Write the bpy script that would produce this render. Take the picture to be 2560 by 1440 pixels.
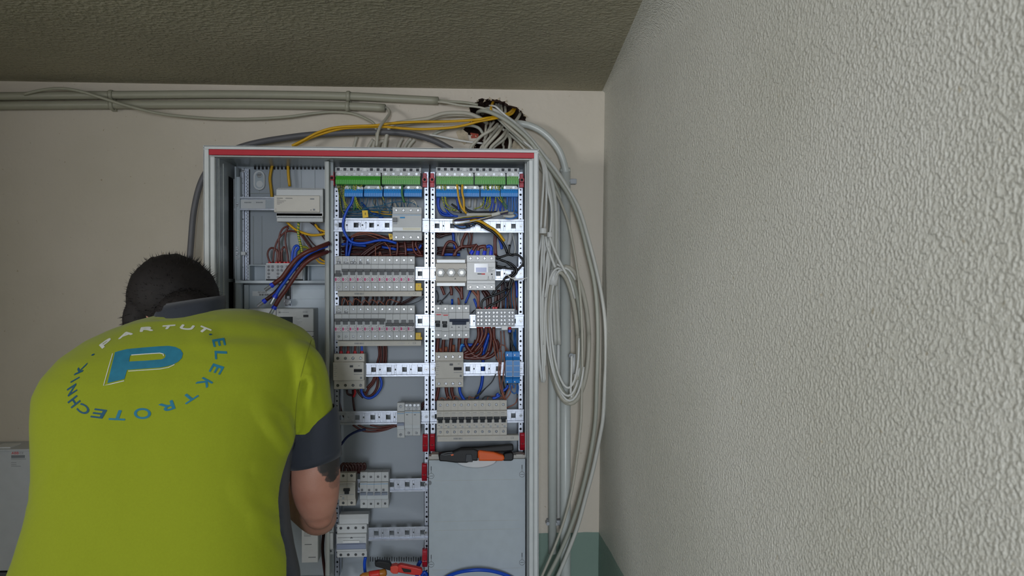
import bpy, bmesh, math, random
from mathutils import Vector, Matrix, Euler
from mathutils.bvhtree import BVHTree
random.seed(7)
PI = math.pi
for o in list(bpy.data.objects): bpy.data.objects.remove(o)
S = bpy.context.scene
COL = S.collection
# ---------------------------------------------------------------- camera
F = 2000.0                       # focal length in pixels of a 2560 px wide frame
CAMP = Vector((0, 0, 1.6))
cd = bpy.data.cameras.new('camera'); cam = bpy.data.objects.new('camera', cd); COL.objects.link(cam)
cd.sensor_width = 36; cd.lens = 36*F/2560; cd.clip_start = 0.02
cam.location = CAMP
cam.rotation_euler = Euler((math.radians(90-0.43), 0, math.radians(-4.0)), 'XYZ')
cd.dof.use_dof = True; cd.dof.focus_distance = 1.95; cd.dof.aperture_fstop = 11
S.camera = cam
CR = cam.rotation_euler.to_matrix()
def W(px, py, Y):
    d = CR @ Vector(((px-1280)/F, -(py-720)/F, -1))
    return CAMP + d*((Y-CAMP.y)/d.y)
# ---------------------------------------------------------------- world, lights, exposure
wd = bpy.data.worlds.new('world'); S.world = wd; wd.use_nodes = True
bg = wd.node_tree.nodes['Background']; bg.inputs[0].default_value = (0.80, 0.90, 1.0, 1); bg.inputs[1].default_value = 0.2
def area(name, loc, target, sx, sy, power, col):
    l = bpy.data.lights.new(name, 'AREA'); l.shape = 'RECTANGLE'; l.size = sx; l.size_y = sy; l.energy = power; l.color = col
    o = bpy.data.objects.new(name, l); COL.objects.link(o); o.location = loc
    o.rotation_euler = (Vector(target)-Vector(loc)).to_track_quat('-Z', 'Y').to_euler(); return o
area('window_daylight', (-2.5, -0.12, 1.86), (0, 0.12, 1.72), 1.1, 0.7, 50, (0.97, 0.98, 1.0))
area('doorway_daylight', (-0.35, -2.7, 1.70), (0.15, 2.1, 1.5), 0.95, 1.0, 112, (0.84, 0.91, 1.0))
S.view_settings.view_transform = 'Standard'; S.view_settings.look = 'None'
S.view_settings.gamma = 1; S.view_settings.exposure = -0.06
S.view_settings.use_curve_mapping = False
# ---------------------------------------------------------------- materials
def srgb(c):
    return tuple((v/255/12.92 if v/255 <= 0.04045 else ((v/255+0.055)/1.055)**2.4) for v in c)
MATS = {}
def mat(name, rgb, rough=0.5, metal=0.0, noise=0.0, nscale=40, bump=0.0, bscale=200, spec=0.5, alpha=None, coat=0):
    if name in MATS: return MATS[name]
    m = bpy.data.materials.new(name); m.use_nodes = True; nt = m.node_tree; b = nt.nodes['Principled BSDF']
    c = srgb(rgb)
    b.inputs['Base Color'].default_value = (*c, 1); b.inputs['Roughness'].default_value = rough
    b.inputs['Metallic'].default_value = metal; b.inputs['Specular IOR Level'].default_value = spec
    if coat: b.inputs['Coat Weight'].default_value = coat
    tc = nt.nodes.new('ShaderNodeTexCoord')
    n = nt.nodes.new('ShaderNodeTexNoise'); n.inputs['Scale'].default_value = nscale; n.inputs['Detail'].default_value = 5
    nt.links.new(tc.outputs['Object'], n.inputs['Vector'])
    r = nt.nodes.new('ShaderNodeValToRGB'); a = max(noise, 0.03)
    r.color_ramp.elements[0].position = 0.3; r.color_ramp.elements[1].position = 0.7
    r.color_ramp.elements[0].color = tuple(v*(1-a) for v in c)+(1,); r.color_ramp.elements[1].color = tuple(min(1, v*(1+a)) for v in c)+(1,)
    nt.links.new(n.outputs['Fac'], r.inputs['Fac']); nt.links.new(r.outputs['Color'], b.inputs['Base Color'])
    if bump:
        n2 = nt.nodes.new('ShaderNodeTexNoise'); n2.inputs['Scale'].default_value = bscale; n2.inputs['Detail'].default_value = 4
        nt.links.new(tc.outputs['Object'], n2.inputs['Vector'])
        bp = nt.nodes.new('ShaderNodeBump'); bp.inputs['Strength'].default_value = bump; bp.inputs['Distance'].default_value = 0.001
        nt.links.new(n2.outputs['Fac'], bp.inputs['Height']); nt.links.new(bp.outputs['Normal'], b.inputs['Normal'])
    MATS[name] = m; return m
def plaster(name, rgb, rgb2, scale, dist, dado=None, zline=0.93, fine=1.0, rough=0.75):
    m = bpy.data.materials.new(name); m.use_nodes = True; nt = m.node_tree; L = nt.links.new
    b = nt.nodes['Principled BSDF']; b.inputs['Roughness'].default_value = rough
    ge = nt.nodes.new('ShaderNodeNewGeometry')
    def N(sc, det=5, rgh=0.5, typ='ShaderNodeTexNoise'):
        n = nt.nodes.new(typ); n.inputs['Scale'].default_value = sc
        if typ == 'ShaderNodeTexNoise': n.inputs['Detail'].default_value = det; n.inputs['Roughness'].default_value = rgh
        L(ge.outputs['Position'], n.inputs['Vector']); return n
    big = N(2.2, 4); r = nt.nodes.new('ShaderNodeValToRGB')
    r.color_ramp.elements[0].position = 0.35; r.color_ramp.elements[1].position = 0.65
    r.color_ramp.elements[0].color = (*srgb(rgb), 1); r.color_ramp.elements[1].color = (*srgb(rgb2), 1)
    L(big.outputs['Fac'], r.inputs['Fac']); colour = r.outputs['Color']
    sp = N(85, 3, 0.6); sr = nt.nodes.new('ShaderNodeValToRGB'); sr.color_ramp.elements[0].position = 0.27; sr.color_ramp.elements[1].position = 0.31
    sr.color_ramp.elements[0].color = (0.72, 0.66, 0.55, 1); sr.color_ramp.elements[1].color = (1, 1, 1, 1)
    L(sp.outputs['Fac'], sr.inputs['Fac'])
    mx = nt.nodes.new('ShaderNodeMix'); mx.data_type = 'RGBA'; mx.blend_type = 'MULTIPLY'; mx.inputs[0].default_value = 1
    L(colour, mx.inputs[6]); L(sr.outputs['Color'], mx.inputs[7]); colour = mx.outputs[2]
    if dado:
        se = nt.nodes.new('ShaderNodeSeparateXYZ'); L(ge.outputs['Position'], se.inputs[0])
        wob = N(14, 3); ad = nt.nodes.new('ShaderNodeMath'); ad.operation = 'MULTIPLY_ADD'; ad.inputs[1].default_value = 0.012
        L(wob.outputs['Fac'], ad.inputs[0]); L(se.outputs['Z'], ad.inputs[2])
        lt = nt.nodes.new('ShaderNodeMath'); lt.operation = 'LESS_THAN'; lt.inputs[1].default_value = zline+0.006; L(ad.outputs[0], lt.inputs[0])
        m2 = nt.nodes.new('ShaderNodeMix'); m2.data_type = 'RGBA'; L(lt.outputs[0], m2.inputs[0]); L(colour, m2.inputs[6])
        m2.inputs[7].default_value = (*srgb(dado), 1); colour = m2.outputs[2]
    L(colour, b.inputs['Base Color'])
    h1 = N(scale, 1.2, 0.4); h2 = N(scale*2.6, 2, 0.5)
    rr = nt.nodes.new('ShaderNodeMapRange'); rr.interpolation_type = 'SMOOTHSTEP'; rr.inputs[1].default_value = 0.30; rr.inputs[2].default_value = 0.82
    L(h1.outputs['Fac'], rr.inputs[0])
    am = nt.nodes.new('ShaderNodeMath'); am.operation = 'MULTIPLY_ADD'; am.inputs[1].default_value = 0.5*fine
    L(h2.outputs['Fac'], am.inputs[0]); L(rr.outputs[0], am.inputs[2])
    bp = nt.nodes.new('ShaderNodeBump'); bp.inputs['Strength'].default_value = 1; bp.inputs['Distance'].default_value = dist
    L(am.outputs[0], bp.inputs['Height']); L(bp.outputs['Normal'], b.inputs['Normal'])
    return m
def gy_mat():
    m = bpy.data.materials.new('green_yellow'); m.use_nodes = True; nt = m.node_tree; L = nt.links.new; b = nt.nodes['Principled BSDF']
    uv = nt.nodes.new('ShaderNodeUVMap'); se = nt.nodes.new('ShaderNodeSeparateXYZ'); L(uv.outputs[0], se.inputs[0])
    a = nt.nodes.new('ShaderNodeMath'); a.operation = 'MULTIPLY_ADD'; a.inputs[1].default_value = 14; L(se.outputs['Y'], a.inputs[0]); L(se.outputs['X'], a.inputs[2])
    f = nt.nodes.new('ShaderNodeMath'); f.operation = 'FRACT'; L(a.outputs[0], f.inputs[0])
    g = nt.nodes.new('ShaderNodeMath'); g.operation = 'GREATER_THAN'; g.inputs[1].default_value = 0.52; L(f.outputs[0], g.inputs[0])
    mx = nt.nodes.new('ShaderNodeMix'); mx.data_type = 'RGBA'; L(g.outputs[0], mx.inputs[0])
    mx.inputs[6].default_value = (*srgb((205, 180, 30)), 1); mx.inputs[7].default_value = (*srgb((60, 130, 45)), 1)
    L(mx.outputs[2], b.inputs['Base Color']); b.inputs['Roughness'].default_value = 0.4
    return m
GY = gy_mat()
M = dict(
 frame=mat('frame_white', (222, 226, 226), 0.35), frameg=mat('frame_grey', (188, 192, 190), 0.45), inner=mat('inner_sheet', (160, 166, 168), 0.32, 0.25, 0.05),
 back=mat('back_panel_grey', (176, 184, 192), 0.5, 0, 0.04, 6), red=mat('seal_red', (196, 34, 52), 0.4), clamp=mat('clamp_red', (190, 22, 44), 0.35),
 zinc=mat('zinc_sheet', (186, 191, 202), 0.36, 0.75, 0.10, 90, 0.12, 300), screw=mat('screw_steel', (200, 204, 210), 0.25, 0.9, 0.1),
 dark=mat('dark_recess', (24, 24, 28), 0.7), plas=mat('device_grey', (200, 203, 205), 0.45), plas2=mat('device_light', (226, 228, 230), 0.4),
 beige=mat('device_beige', (206, 202, 194), 0.5), tog=mat('toggle_grey', (112, 114, 118), 0.4), togd=mat('toggle_dark', (50, 54, 60), 0.4),
 lilac=mat('toggle_blue_grey', (140, 150, 175), 0.45), panel=mat('panel_grey', (190, 200, 208), 0.5, 0, 0.02), blockg=mat('block_grey', (172, 176, 182), 0.5),
 green=mat('terminal_green', (70, 168, 50), 0.4), greend=mat('terminal_green_sky_sheen', (138, 196, 120), 0.45), blue=mat('terminal_blue', (50, 146, 232), 0.4), blued=mat('terminal_blue_slot', (70, 150, 225), 0.4),  # lighter green and slot blue have the sky's reflection painted into the colour
 sky=mat('stripe_blue', (60, 150, 210), 0.5), mag=mat('print_magenta', (205, 70, 130), 0.6), ink=mat('print_ink', (60, 62, 68), 0.6), inkg=mat('print_grey', (130, 134, 140), 0.6),
 pen=mat('marker_pen', (20, 20, 40), 0.6), lcd=mat('lcd', (96, 108, 170), 0.2), lcdd=mat('lcd_dark', (45, 52, 56), 0.25), yel=mat('cap_yellow', (238, 196, 30), 0.45),
 wblue=mat('wire_blue', (20, 80, 205), 0.35), wlb=mat('wire_light_blue', (40, 110, 190), 0.35), wteal=mat('wire_teal', (30, 96, 130), 0.4), wbr=mat('wire_brown', (100, 44, 36), 0.36),
 wbrd=mat('wire_dark_brown', (66, 30, 28), 0.36), wcop=mat('wire_copper_brown', (150, 90, 70), 0.42), wbk=mat('wire_black', (20, 20, 24), 0.35), wyel=mat('wire_yellow', (222, 170, 16), 0.4),
 wgrn=mat('wire_green', (60, 120, 60), 0.4), fer=mat('ferrule_red', (200, 20, 34), 0.4), ferb=mat('ferrule_blue', (24, 60, 225), 0.4),
 cab=mat('cable_grey', (190, 186, 172), 0.45, 0, 0.04, 30), cabg=mat('cable_grey_green', (172, 174, 162), 0.45, 0, 0.04, 30), cabd=mat('cable_dark_grey', (98, 98, 102), 0.45, 0, 0.05, 30), cabw=mat('cable_white', (224, 224, 220), 0.42),
 cabl=mat('cable_bright_grey', (205, 205, 198), 0.42), pipe=mat('conduit_pipe', (202, 206, 202), 0.3), cond=mat('conduit_grey', (168, 166, 148), 0.42), tape=mat('white_sleeve', (228, 228, 226), 0.4),
 org=mat('tool_orange', (240, 100, 30), 0.4), blk=mat('tool_black', (18, 18, 22), 0.5, 0, 0.1), redt=mat('tool_red', (226, 52, 44), 0.4), amber=mat('tool_amber', (186, 120, 44), 0.35), abb=mat('abb_red', (215, 30, 40), 0.5),
 box=mat('enclosure_grey', (196, 200, 204), 0.5), brick=mat('broken_brick', (74, 52, 42), 0.95, 0, 0.45, 60, 1.0, 90), chip=mat('chipped_plaster', (196, 182, 158), 0.9, 0, 0.2, 60, 0.8, 120), tileplas=mat('clear_grey_plastic', (208, 214, 218), 0.25))
# ---------------------------------------------------------------- mesh helpers
ORG = {}
class MB:
    def __init__(s): s.v = []; s.f = []; s.m = []; s.uv = None
    def add(s, vs, fs, mi=0):
        k = len(s.v); s.v += [Vector(a) for a in vs]; s.f += [[k+i for i in f] for f in fs]; s.m += [mi]*len(fs); return s
    def box(s, a, b, mi=0):
        x0, x1 = sorted((a[0], b[0])); y0, y1 = sorted((a[1], b[1])); z0, z1 = sorted((a[2], b[2]))
        return s.add([(x0,y0,z0),(x1,y0,z0),(x1,y1,z0),(x0,y1,z0),(x0,y0,z1),(x1,y0,z1),(x1,y1,z1),(x0,y1,z1)],
              [(0,3,2,1),(4,5,6,7),(0,1,5,4),(1,2,6,5),(2,3,7,6),(3,0,4,7)], mi)
    def prism(s, prof, x0, x1, mi=0):          # prof: (y, z) outline, extruded along x
        n = len(prof); vs = [(x0, y, z) for y, z in prof]+[(x1, y, z) for y, z in prof]
        return s.add(vs, [list(range(n))[::-1], [n+i for i in range(n)]]+[[i, (i+1) % n, n+(i+1) % n, n+i] for i in range(n)], mi)
    def slab(s, poly, y0, y1, mi=0):            # poly: (x, z) outline, extruded along y
        n = len(poly); vs = [(x, y0, z) for x, z in poly]+[(x, y1, z) for x, z in poly]
        return s.add(vs, [list(range(n)), [n+i for i in range(n)][::-1]]+[[i, n+i, n+(i+1) % n, (i+1) % n] for i in range(n)], mi)
    def cyl(s, c, r, h, ax='y', n=14, mi=0, r2=None):   # from c along +axis by h
        r2 = r if r2 is None else r2; c = Vector(c); vs = []
        for k, (rr, t) in enumerate(((r, 0), (r2, h))):
            for i in range(n):
                a = 2*PI*i/n; p, q = math.cos(a)*rr, math.sin(a)*rr
                vs.append(c+Vector({'y': (p, t, q), 'x': (t, p, q), 'z': (p, q, t)}[ax]))
        return s.add(vs, [list(range(n)), [n+i for i in range(n)][::-1]]+[[i, n+i, n+(i+1) % n, (i+1) % n] for i in range(n)], mi)
    def ring(s, c, r0, r1, h, n=18, mi=0):      # flat annulus facing -y with thickness h
        c = Vector(c); vs = []
        for r, t in ((r0, 0), (r1, 0), (r1, h), (r0, h)):
            for i in range(n):
                a = 2*PI*i/n; vs.append(c+Vector((math.cos(a)*r, t, math.sin(a)*r)))
        fs = []
        for k in range(4):
            for i in range(n): j = (i+1) % n; k2 = (k+1) % 4; fs.append([k*n+i, k*n+j, k2*n+j, k2*n+i])
        return s.add(vs, fs, mi)
    def tube(s, pts, r, n=8, mi=0, uv=True, closed=False):
        pts = [Vector(p) for p in pts]; N = len(pts); rs = r if isinstance(r, (list, tuple)) else [r]*N
        up = Vector((0, 0, 1)); k = len(s.v); prev = None; L = 0; uvs = []
        for i, p in enumerate(pts):
            t = (pts[min(i+1, N-1)]-pts[max(i-1, 0)])
            if t.length < 1e-9: t = Vector((0, 0, 1))
            t.normalize()
            if prev is None:
                a = t.orthogonal()
            else: a = prev-t*prev.dot(t)
            if a.length < 1e-6: a = t.orthogonal()
            a.normalize(); prev = a; b = t.cross(a)
            for j in range(n):
                th = 2*PI*j/n; s.v.append(p+(a*math.cos(th)+b*math.sin(th))*rs[i])
        for i in range(N-1):
            for j in range(n):
                s.f.append([k+i*n+j, k+i*n+(j+1) % n, k+(i+1)*n+(j+1) % n, k+(i+1)*n+j]); s.m.append(mi)
        s.f.append([k+j for j in range(n)][::-1]); s.m.append(mi); s.f.append([k+(N-1)*n+j for j in range(n)]); s.m.append(mi)
        s.uv = (N, n)
        return s
    def loft(s, rings, cap=True, mi=0):
        k = len(s.v); n = len(rings[0])
        for r in rings: s.v += [Vector(p) for p in r]
        for i in range(len(rings)-1):
            for j in range(n): s.f.append([k+i*n+j, k+i*n+(j+1) % n, k+(i+1)*n+(j+1) % n, k+(i+1)*n+j]); s.m.append(mi)
        if cap:
            s.f.append([k+j for j in range(n)][::-1]); s.f.append([k+(len(rings)-1)*n+j for j in range(n)]); s.m += [mi, mi]
        return s
    def build(s, name, m, parent=None, loc=None, smooth=False, bevel=0, local=False):
        me = bpy.data.meshes.new(name)
        o0 = Vector((0, 0, 0)) if local else (ORG[parent.name] if parent is not None else (Vector(loc) if loc is not None else None))
        if o0 is None:
            o0 = Vector([(min(v[i] for v in s.v)+max(v[i] for v in s.v))/2 for i in range(3)])
        me.from_pydata([v-o0 for v in s.v], [], s.f)
        ml = m if isinstance(m, list) else [m]
        for mm in ml: me.materials.append(mm)
        for p, i in zip(me.polygons, s.m): p.material_index = i
        if s.uv and m is GY:
            u = me.uv_layers.new(name='UVMap'); N, n = s.uv
            for p in me.polygons:
                vs = list(p.vertices)
                for li, vi in zip(p.loop_indices, vs):
                    i, j = divmod(vi, n); jj = j
                    if j == 0 and (n-1) in [q % n for q in vs]: jj = n
                    u.data[li].uv = (jj/n, i/N)
        if smooth:
            for p in me.polygons: p.use_smooth = True
        me.validate(); me.update()
        bm = bmesh.new(); bm.from_mesh(me); bmesh.ops.recalc_face_normals(bm, faces=bm.faces); bm.to_mesh(me); bm.free()
        o = bpy.data.objects.new(name, me); COL.objects.link(o)
        if parent is not None: o.parent = parent; ORG[o.name] = o0
        else:
            o.location = o0; ORG[o.name] = o0.copy()
        if bevel:
            b = o.modifiers.new('bevel', 'BEVEL'); b.width = bevel; b.segments = 2; b.limit_method = 'ANGLE'
        if smooth and not bevel: pass
        return o
def tag(o, label=None, cat=None, group=None, kind=None):
    if label: o['label'] = label
    if cat: o['category'] = cat
    if group: o['group'] = group
    if kind: o['kind'] = kind
    return o
def thing(name, label, cat, loc, group=None):
    o = bpy.data.objects.new(name, None); COL.objects.link(o); o.location = loc; o.empty_display_size = 0.02
    ORG[o.name] = Vector(loc); return tag(o, label, cat, group)
KIDS = {}
def dup(root, loc, label=None, group=None, rot=None):
    def cp(o, par):
        c = o.copy(); COL.objects.link(c)
        if par is not None: c.parent = par
        for ch in [q for q in bpy.data.objects if q.parent == o]: cp(ch, c)
        return c
    r = cp(root, None); r.location = loc
    if rot: r.rotation_euler = rot
    if label: r['label'] = label
    if group: r['group'] = group
    return r
def spline(pts, seg=6):
    P = [Vector(p) for p in pts]
    if len(P) < 3: return P
    P = [P[0]*2-P[1]]+P+[P[-1]*2-P[-2]]; out = []
    for i in range(1, len(P)-2):
        a, b, c, d = P[i-1:i+3]
        for k in range(seg):
            t = k/seg; out.append(0.5*((2*b)+(c-a)*t+(2*a-5*b+4*c-d)*t*t+(3*b-a-3*c+d)*t**3))
    out.append(P[-2]); return out
CROP = dict(p=(0, 0, 1), a=(500, 350, 3.892), b=(800, 380, 5.54), c=(1060, 380, 5.54), d=(820, 600, 5.142), e=(1070, 600, 5.142), f=(820, 850, 5.333), g=(1070, 850, 5.333),
            u=(600, 200, 4.923), h=(1080, 220, 4.8), r=(1300, 480, 2.881), s=(1300, 940, 2.88), k=(700, 1100, 4.235), n=(1050, 1080, 4.0), t=(120, 780, 4.8))
def C(c, x, y): a, b, s = CROP[c]; return (a+x/s, b+y/s)
def PP(c, pts, Y):
    out = []
    for q in pts:
        x, y = C(c, q[0], q[1]); out.append(W(x, y, q[2] if len(q) > 2 else Y))
    return out
def bx(mb, x0, y0, x1, y1, Yf, dep, mi=0):
    xm, ym = (x0+x1)/2, (y0+y1)/2
    mb.box((W(x0, ym, Yf).x, Yf, W(xm, y0, Yf).z), (W(x1, ym, Yf).x, Yf+dep, W(xm, y1, Yf).z), mi); return mb
def wire(c, pts, Y, r, m, label, cat='wire', name='wire', group=None, seg=5, n=8, ends=()):
    P = spline(PP(c, pts, Y), seg); o = MB().tube(P, r, n).build(name, m, smooth=True); tag(o, label, cat, group)
    for e in ends:                               # (which end 0/1, length, radius, material, part name)
        which, ln, rr, mm, nm = e[:5]
        a, b = (P[0], P[1]) if which == 0 else (P[-1], P[-2])
        d = (a-b).normalized(); off = e[5] if len(e) > 5 else 0
        MB().tube([a+d*(off-0.001), a+d*(off+ln*0.5), a+d*(off+ln)], rr, 10).build(nm, mm, o, smooth=False)
    return o
ORD = ['first', 'second', 'third', 'fourth', 'fifth', 'sixth', 'seventh', 'eighth', 'ninth', 'tenth', 'eleventh', 'twelfth', 'thirteenth', 'fourteenth', 'fifteenth']
def text_tris(s, size=1.0):
    cu = bpy.data.curves.new('t', 'FONT'); cu.body = s; cu.size = size; cu.align_x = 'CENTER'; cu.align_y = 'CENTER'
    o = bpy.data.objects.new('t', cu); COL.objects.link(o); bpy.context.view_layer.update()
    me = bpy.data.meshes.new_from_object(o); bpy.data.objects.remove(o)
    v = [q.co.copy() for q in me.vertices]; f = [list(p.vertices) for p in me.polygons]; bpy.data.meshes.remove(me)
    return v, f
def text_on(mb, s, cx, cz, y, size, mi=0, sx=1.0, rot=0, bold=0):  # flat letters facing -y
    v, f = text_tris(s, size); cr, sr = math.cos(rot), math.sin(rot)
    mb.add([(cx+(p.x*sx*cr-p.y*sr), y, cz+(p.x*sx*sr+p.y*cr)) for p in v], f, mi); return mb
def plate(mb, x0, x1, z0, z1, y, th, holes, mi=0):
    """sheet in the xz plane with holes: ('s',cx,cz,w,h) square or ('r',cx,cz,r) round"""
    xs = {x0, x1}; zs = {z0, z1}; cells = []
    for h in holes:
        if h[0] == 's': a = (h[1]-h[3]/2, h[1]+h[3]/2, h[2]-h[4]/2, h[2]+h[4]/2)
        else: a = (h[1]-h[3]*1.25, h[1]+h[3]*1.25, h[2]-h[3]*1.25, h[2]+h[3]*1.25)
        cells.append((a, h)); xs |= {a[0], a[1]}; zs |= {a[2], a[3]}
    xs = sorted(v for v in xs if x0-1e-9 <= v <= x1+1e-9); zs = sorted(v for v in zs if z0-1e-9 <= v <= z1+1e-9)
    for i in range(len(xs)-1):
        if xs[i+1]-xs[i] < 1e-7: continue
        # merge vertical runs
        run = None
        for j in range(len(zs)-1):
            cx, cz = (xs[i]+xs[i+1])/2, (zs[j]+zs[j+1])/2
            inside = any(a[0] < cx < a[1] and a[2] < cz < a[3] for a, h in cells)
            if not inside:
                if run is None: run = zs[j]
                if j == len(zs)-2: mb.box((xs[i], y, run), (xs[i+1], y+th, zs[j+1]), mi)
            elif run is not None:
                mb.box((xs[i], y, run), (xs[i+1], y+th, zs[j]), mi); run = None
    for a, h in cells:
        if h[0] == 'r':
            cx, cz, r = h[1:]; s = r*1.25; sq = [(s, 0), (s, s), (0, s), (-s, s), (-s, 0), (-s, -s), (0, -s), (s, -s)]; vs = []
            for k in range(8): vs.append((cx+sq[k][0], y, cz+sq[k][1]))
            for k in range(8): vs.append((cx+math.cos(k*PI/4)*r, y, cz+math.sin(k*PI/4)*r))
            for k in range(8): vs.append((cx+math.cos(k*PI/4)*r, y+th, cz+math.sin(k*PI/4)*r))
            mb.add(vs, [[k, (k+1) % 8, 8+(k+1) % 8, 8+k] for k in range(8)]+[[8+k, 8+(k+1) % 8, 16+(k+1) % 8, 16+k] for k in range(8)], mi)
    return mb
# ---------------------------------------------------------------- the room
YW = 2.14; YF = 1.94; YB = 2.125; YU = 2.052; YR = 2.046
zc = W(1512, 228, YW).z; xt = W(1512, 228, YW).x; xb = W(1497, 1330, YW).x; zdado = W(1497, 1330, YW).z
slope = (xt-xb)/(zc-zdado); XR = lambda z: xb+(z-zdado)*slope
M_WB = plaster('wall_plaster_smooth', (204, 195, 178), (216, 206, 192), 60, 0.0006, (128, 150, 138), zdado, 1.0)
M_WR = plaster('wall_plaster_rough', (198, 197, 186), (208, 207, 198), 235, 0.0021, (128, 150, 138), zdado, 1.0, 0.42)
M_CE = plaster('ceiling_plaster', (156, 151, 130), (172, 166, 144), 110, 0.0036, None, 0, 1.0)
M_WL = plaster('wall_plaster_plain', (190, 180, 158), (196, 186, 166), 60, 0.001)
M_FL = mat('floor_screed', (158, 152, 140), 0.8, 0, 0.12, 8, 0.4, 60)
def structure(o): o['kind'] = 'structure'; return o
ZF = 0.0; XL = -1.9; YN = -1.6
# back wall with the broken hole above the cabinet
hole_px = [(1178, 282), (1170, 262), (1190, 255), (1196, 247), (1222, 249), (1243, 246), (1262, 255), (1270, 264), (1292, 266), (1302, 278), (1313, 290), (1315, 305), (1306, 318), (1292, 330), (1296, 345), (1285, 362), (1270, 380), (1240, 392), (1200, 390), (1185, 370), (1196, 352), (1186, 338), (1150, 332), (1166, 312), (1186, 300)]
def fill_hole(outer, inner, y, name, m, th=0):
    bm = bmesh.new(); es = []
    for loop in (outer, inner):
        vs = [bm.verts.new((x, y, z)) for x, z in loop]
        for i in range(len(vs)): es.append(bm.edges.new((vs[i], vs[(i+1) % len(vs)])))
    bmesh.ops.triangle_fill(bm, use_beauty=True, edges=es)
    bmesh.ops.recalc_face_normals(bm, faces=bm.faces)
    for f in bm.faces:
        if f.normal.y > 0: f.normal_flip()
    me = bpy.data.meshes.new(name); bm.to_mesh(me); bm.free(); me.materials.append(m)
    o = bpy.data.objects.new(name, me); COL.objects.link(o); ORG[o.name] = Vector((0, 0, 0)); return o
rr = random.Random(3); hl = []
for i, (x, y) in enumerate(hole_px):
    x2, y2 = hole_px[(i+1) % len(hole_px)]
    for t in (0, 0.33, 0.66):
        p = W(x+(x2-x)*t+rr.uniform(-2.5, 2.5), y+(y2-y)*t+rr.uniform(-2.5, 2.5), YW); hl.append((p.x, p.z))
wall_back = structure(fill_hole([(XL, ZF), (XR(ZF)+0.03, ZF), (XR(zc)+0.03, zc+0.03), (XL, zc+0.03)], hl, YW, 'wall_back', M_WB))
mb = MB(); cxh = sum(p[0] for p in hl)/len(hl); czh = sum(p[1] for p in hl)/len(hl)
rings = []
for k, (sc, dy) in enumerate(((1.0, 0), (0.97, 0.012), (0.98, 0.03), (0.9, 0.06), (0.82, 0.10))):
    rings.append([(cxh+(x-cxh)*(sc+rr.uniform(-.03, .03)*(k > 0)), YW+dy+rr.uniform(-.004, .004)*(k > 0), czh+(z-czh)*(sc+rr.uniform(-.03, .03)*(k > 0))) for x, z in hl])
mb.loft(rings, cap=False); n = len(hl); mb.f.append([len(mb.v)-n+j for j in range(n)]); mb.m.append(0)
ob = mb.build('broken_opening', M['brick'], wall_back); ob['label'] = 'dark broken brick recess'
# crumbled plaster flakes round the rim
mb = MB()
for i in range(70):
    x, z = rr.choice(hl); a = rr.uniform(0, 6.28); s = rr.uniform(.002, .007)
    c = Vector((x+rr.uniform(-.004, .004), YW-0.0005, z+rr.uniform(-.004, .004)))
    mb.add([c+Vector((math.cos(a)*s, -rr.uniform(0, .002), math.sin(a)*s)), c+Vector((math.cos(a+2.3)*s*.5, -.001, math.sin(a+2.3)*s*.5)), c+Vector((math.cos(a+4)*s*.6, -.0035, math.sin(a+4)*s*.6)), c+Vector((0, .004, 0))],
           [(0, 1, 2), (0, 3, 1), (1, 3, 2), (2, 3, 0)])
mb.build('plaster_crumbs', M['chip'], wall_back)
# chipped patches where plaster has fallen off above the cabinet
for k, (pts) in enumerate(([(1140, 330), (1156, 322), (1170, 333), (1172, 350), (1160, 362), (1148, 352)], [(1284, 352), (1302, 348), (1318, 360), (1322, 372), (1300, 382), (1280, 372)])):
    pl = [(W(x, y, YW).x, W(x, y, YW).z) for x, y in pts]; q = []
    for i in range(len(pl)):
        a, b = Vector(pl[i]), Vector(pl[(i+1) % len(pl)]); q += [a, a.lerp(b, .5)+Vector((rr.uniform(-.002, .002), rr.uniform(-.002, .002)))]
    MB().slab([(v.x, v.y) for v in q], YW-0.0022, YW+0.001).build('loose_plaster_patch', M['chip'], wall_back)
p0 = [(W(x, y, YW).x, W(x, y, YW).z) for x, y in [(1176, 332), (1196, 335), (1197, 345), (1178, 346)]]
MB().slab(p0, YW-0.0015, YW+0.001).build('exposed_brick', mat('brick_red', (170, 78, 62), 0.9, 0, 0.2, 60), wall_back)
# right wall (leans a little) with rounded junction to the ceiling
RY = lambda y: 0.006+0.085*max(0, min(1, (YW-y)/1.1))
mb = MB(); cm = MB(); ys = [YN, 0, 0.5, 0.9, 1.05, 1.25, 1.45, 1.65, 1.85, 2.0, YW+0.02]; k = 12
for y in ys:
    R = RY(y); row = [(XR(ZF), y, ZF), (XR(zdado), y, zdado), (XR(zc-R), y, zc-R)]
    for q in range(1, 10): a = q/9*PI/2; row.append((XR(zc-R)-R+R*math.cos(a), y, zc-R+R*math.sin(a)))
    mb.v += [Vector(v) for v in row]; cm.v += [Vector((XL, y, zc)), Vector((XR(zc-R)-R, y, zc))]
for i in range(len(ys)-1):
    for j in range(k-1): mb.f.append([i*k+j, i*k+j+1, (i+1)*k+j+1, (i+1)*k+j]); mb.m.append(0)
    cm.f.append([2*i, 2*i+1, 2*i+3, 2*i+2]); cm.m.append(0)
wr = structure(mb.build('wall_right', M_WR, loc=(0, 0, 0), smooth=True))
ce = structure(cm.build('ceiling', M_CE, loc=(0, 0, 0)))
fl = structure(MB().box((XL-.1, YN, -0.05), (XR(0)+.05, YW+.05, 0)).build('floor', M_FL, loc=(0, 0, 0)))
mb = MB(); wy0, wy1, wz0, wz1 = -0.38, 0.58, 1.5, 2.06
for a in (((XL, YN, 0), (XL-.25, wy0, zc)), ((XL, wy1, 0), (XL-.25, YW+.02, zc)), ((XL, wy0, 0), (XL-.25, wy1, wz0)), ((XL, wy0, wz1), (XL-.25, wy1, zc))): mb.box(*a)
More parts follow.
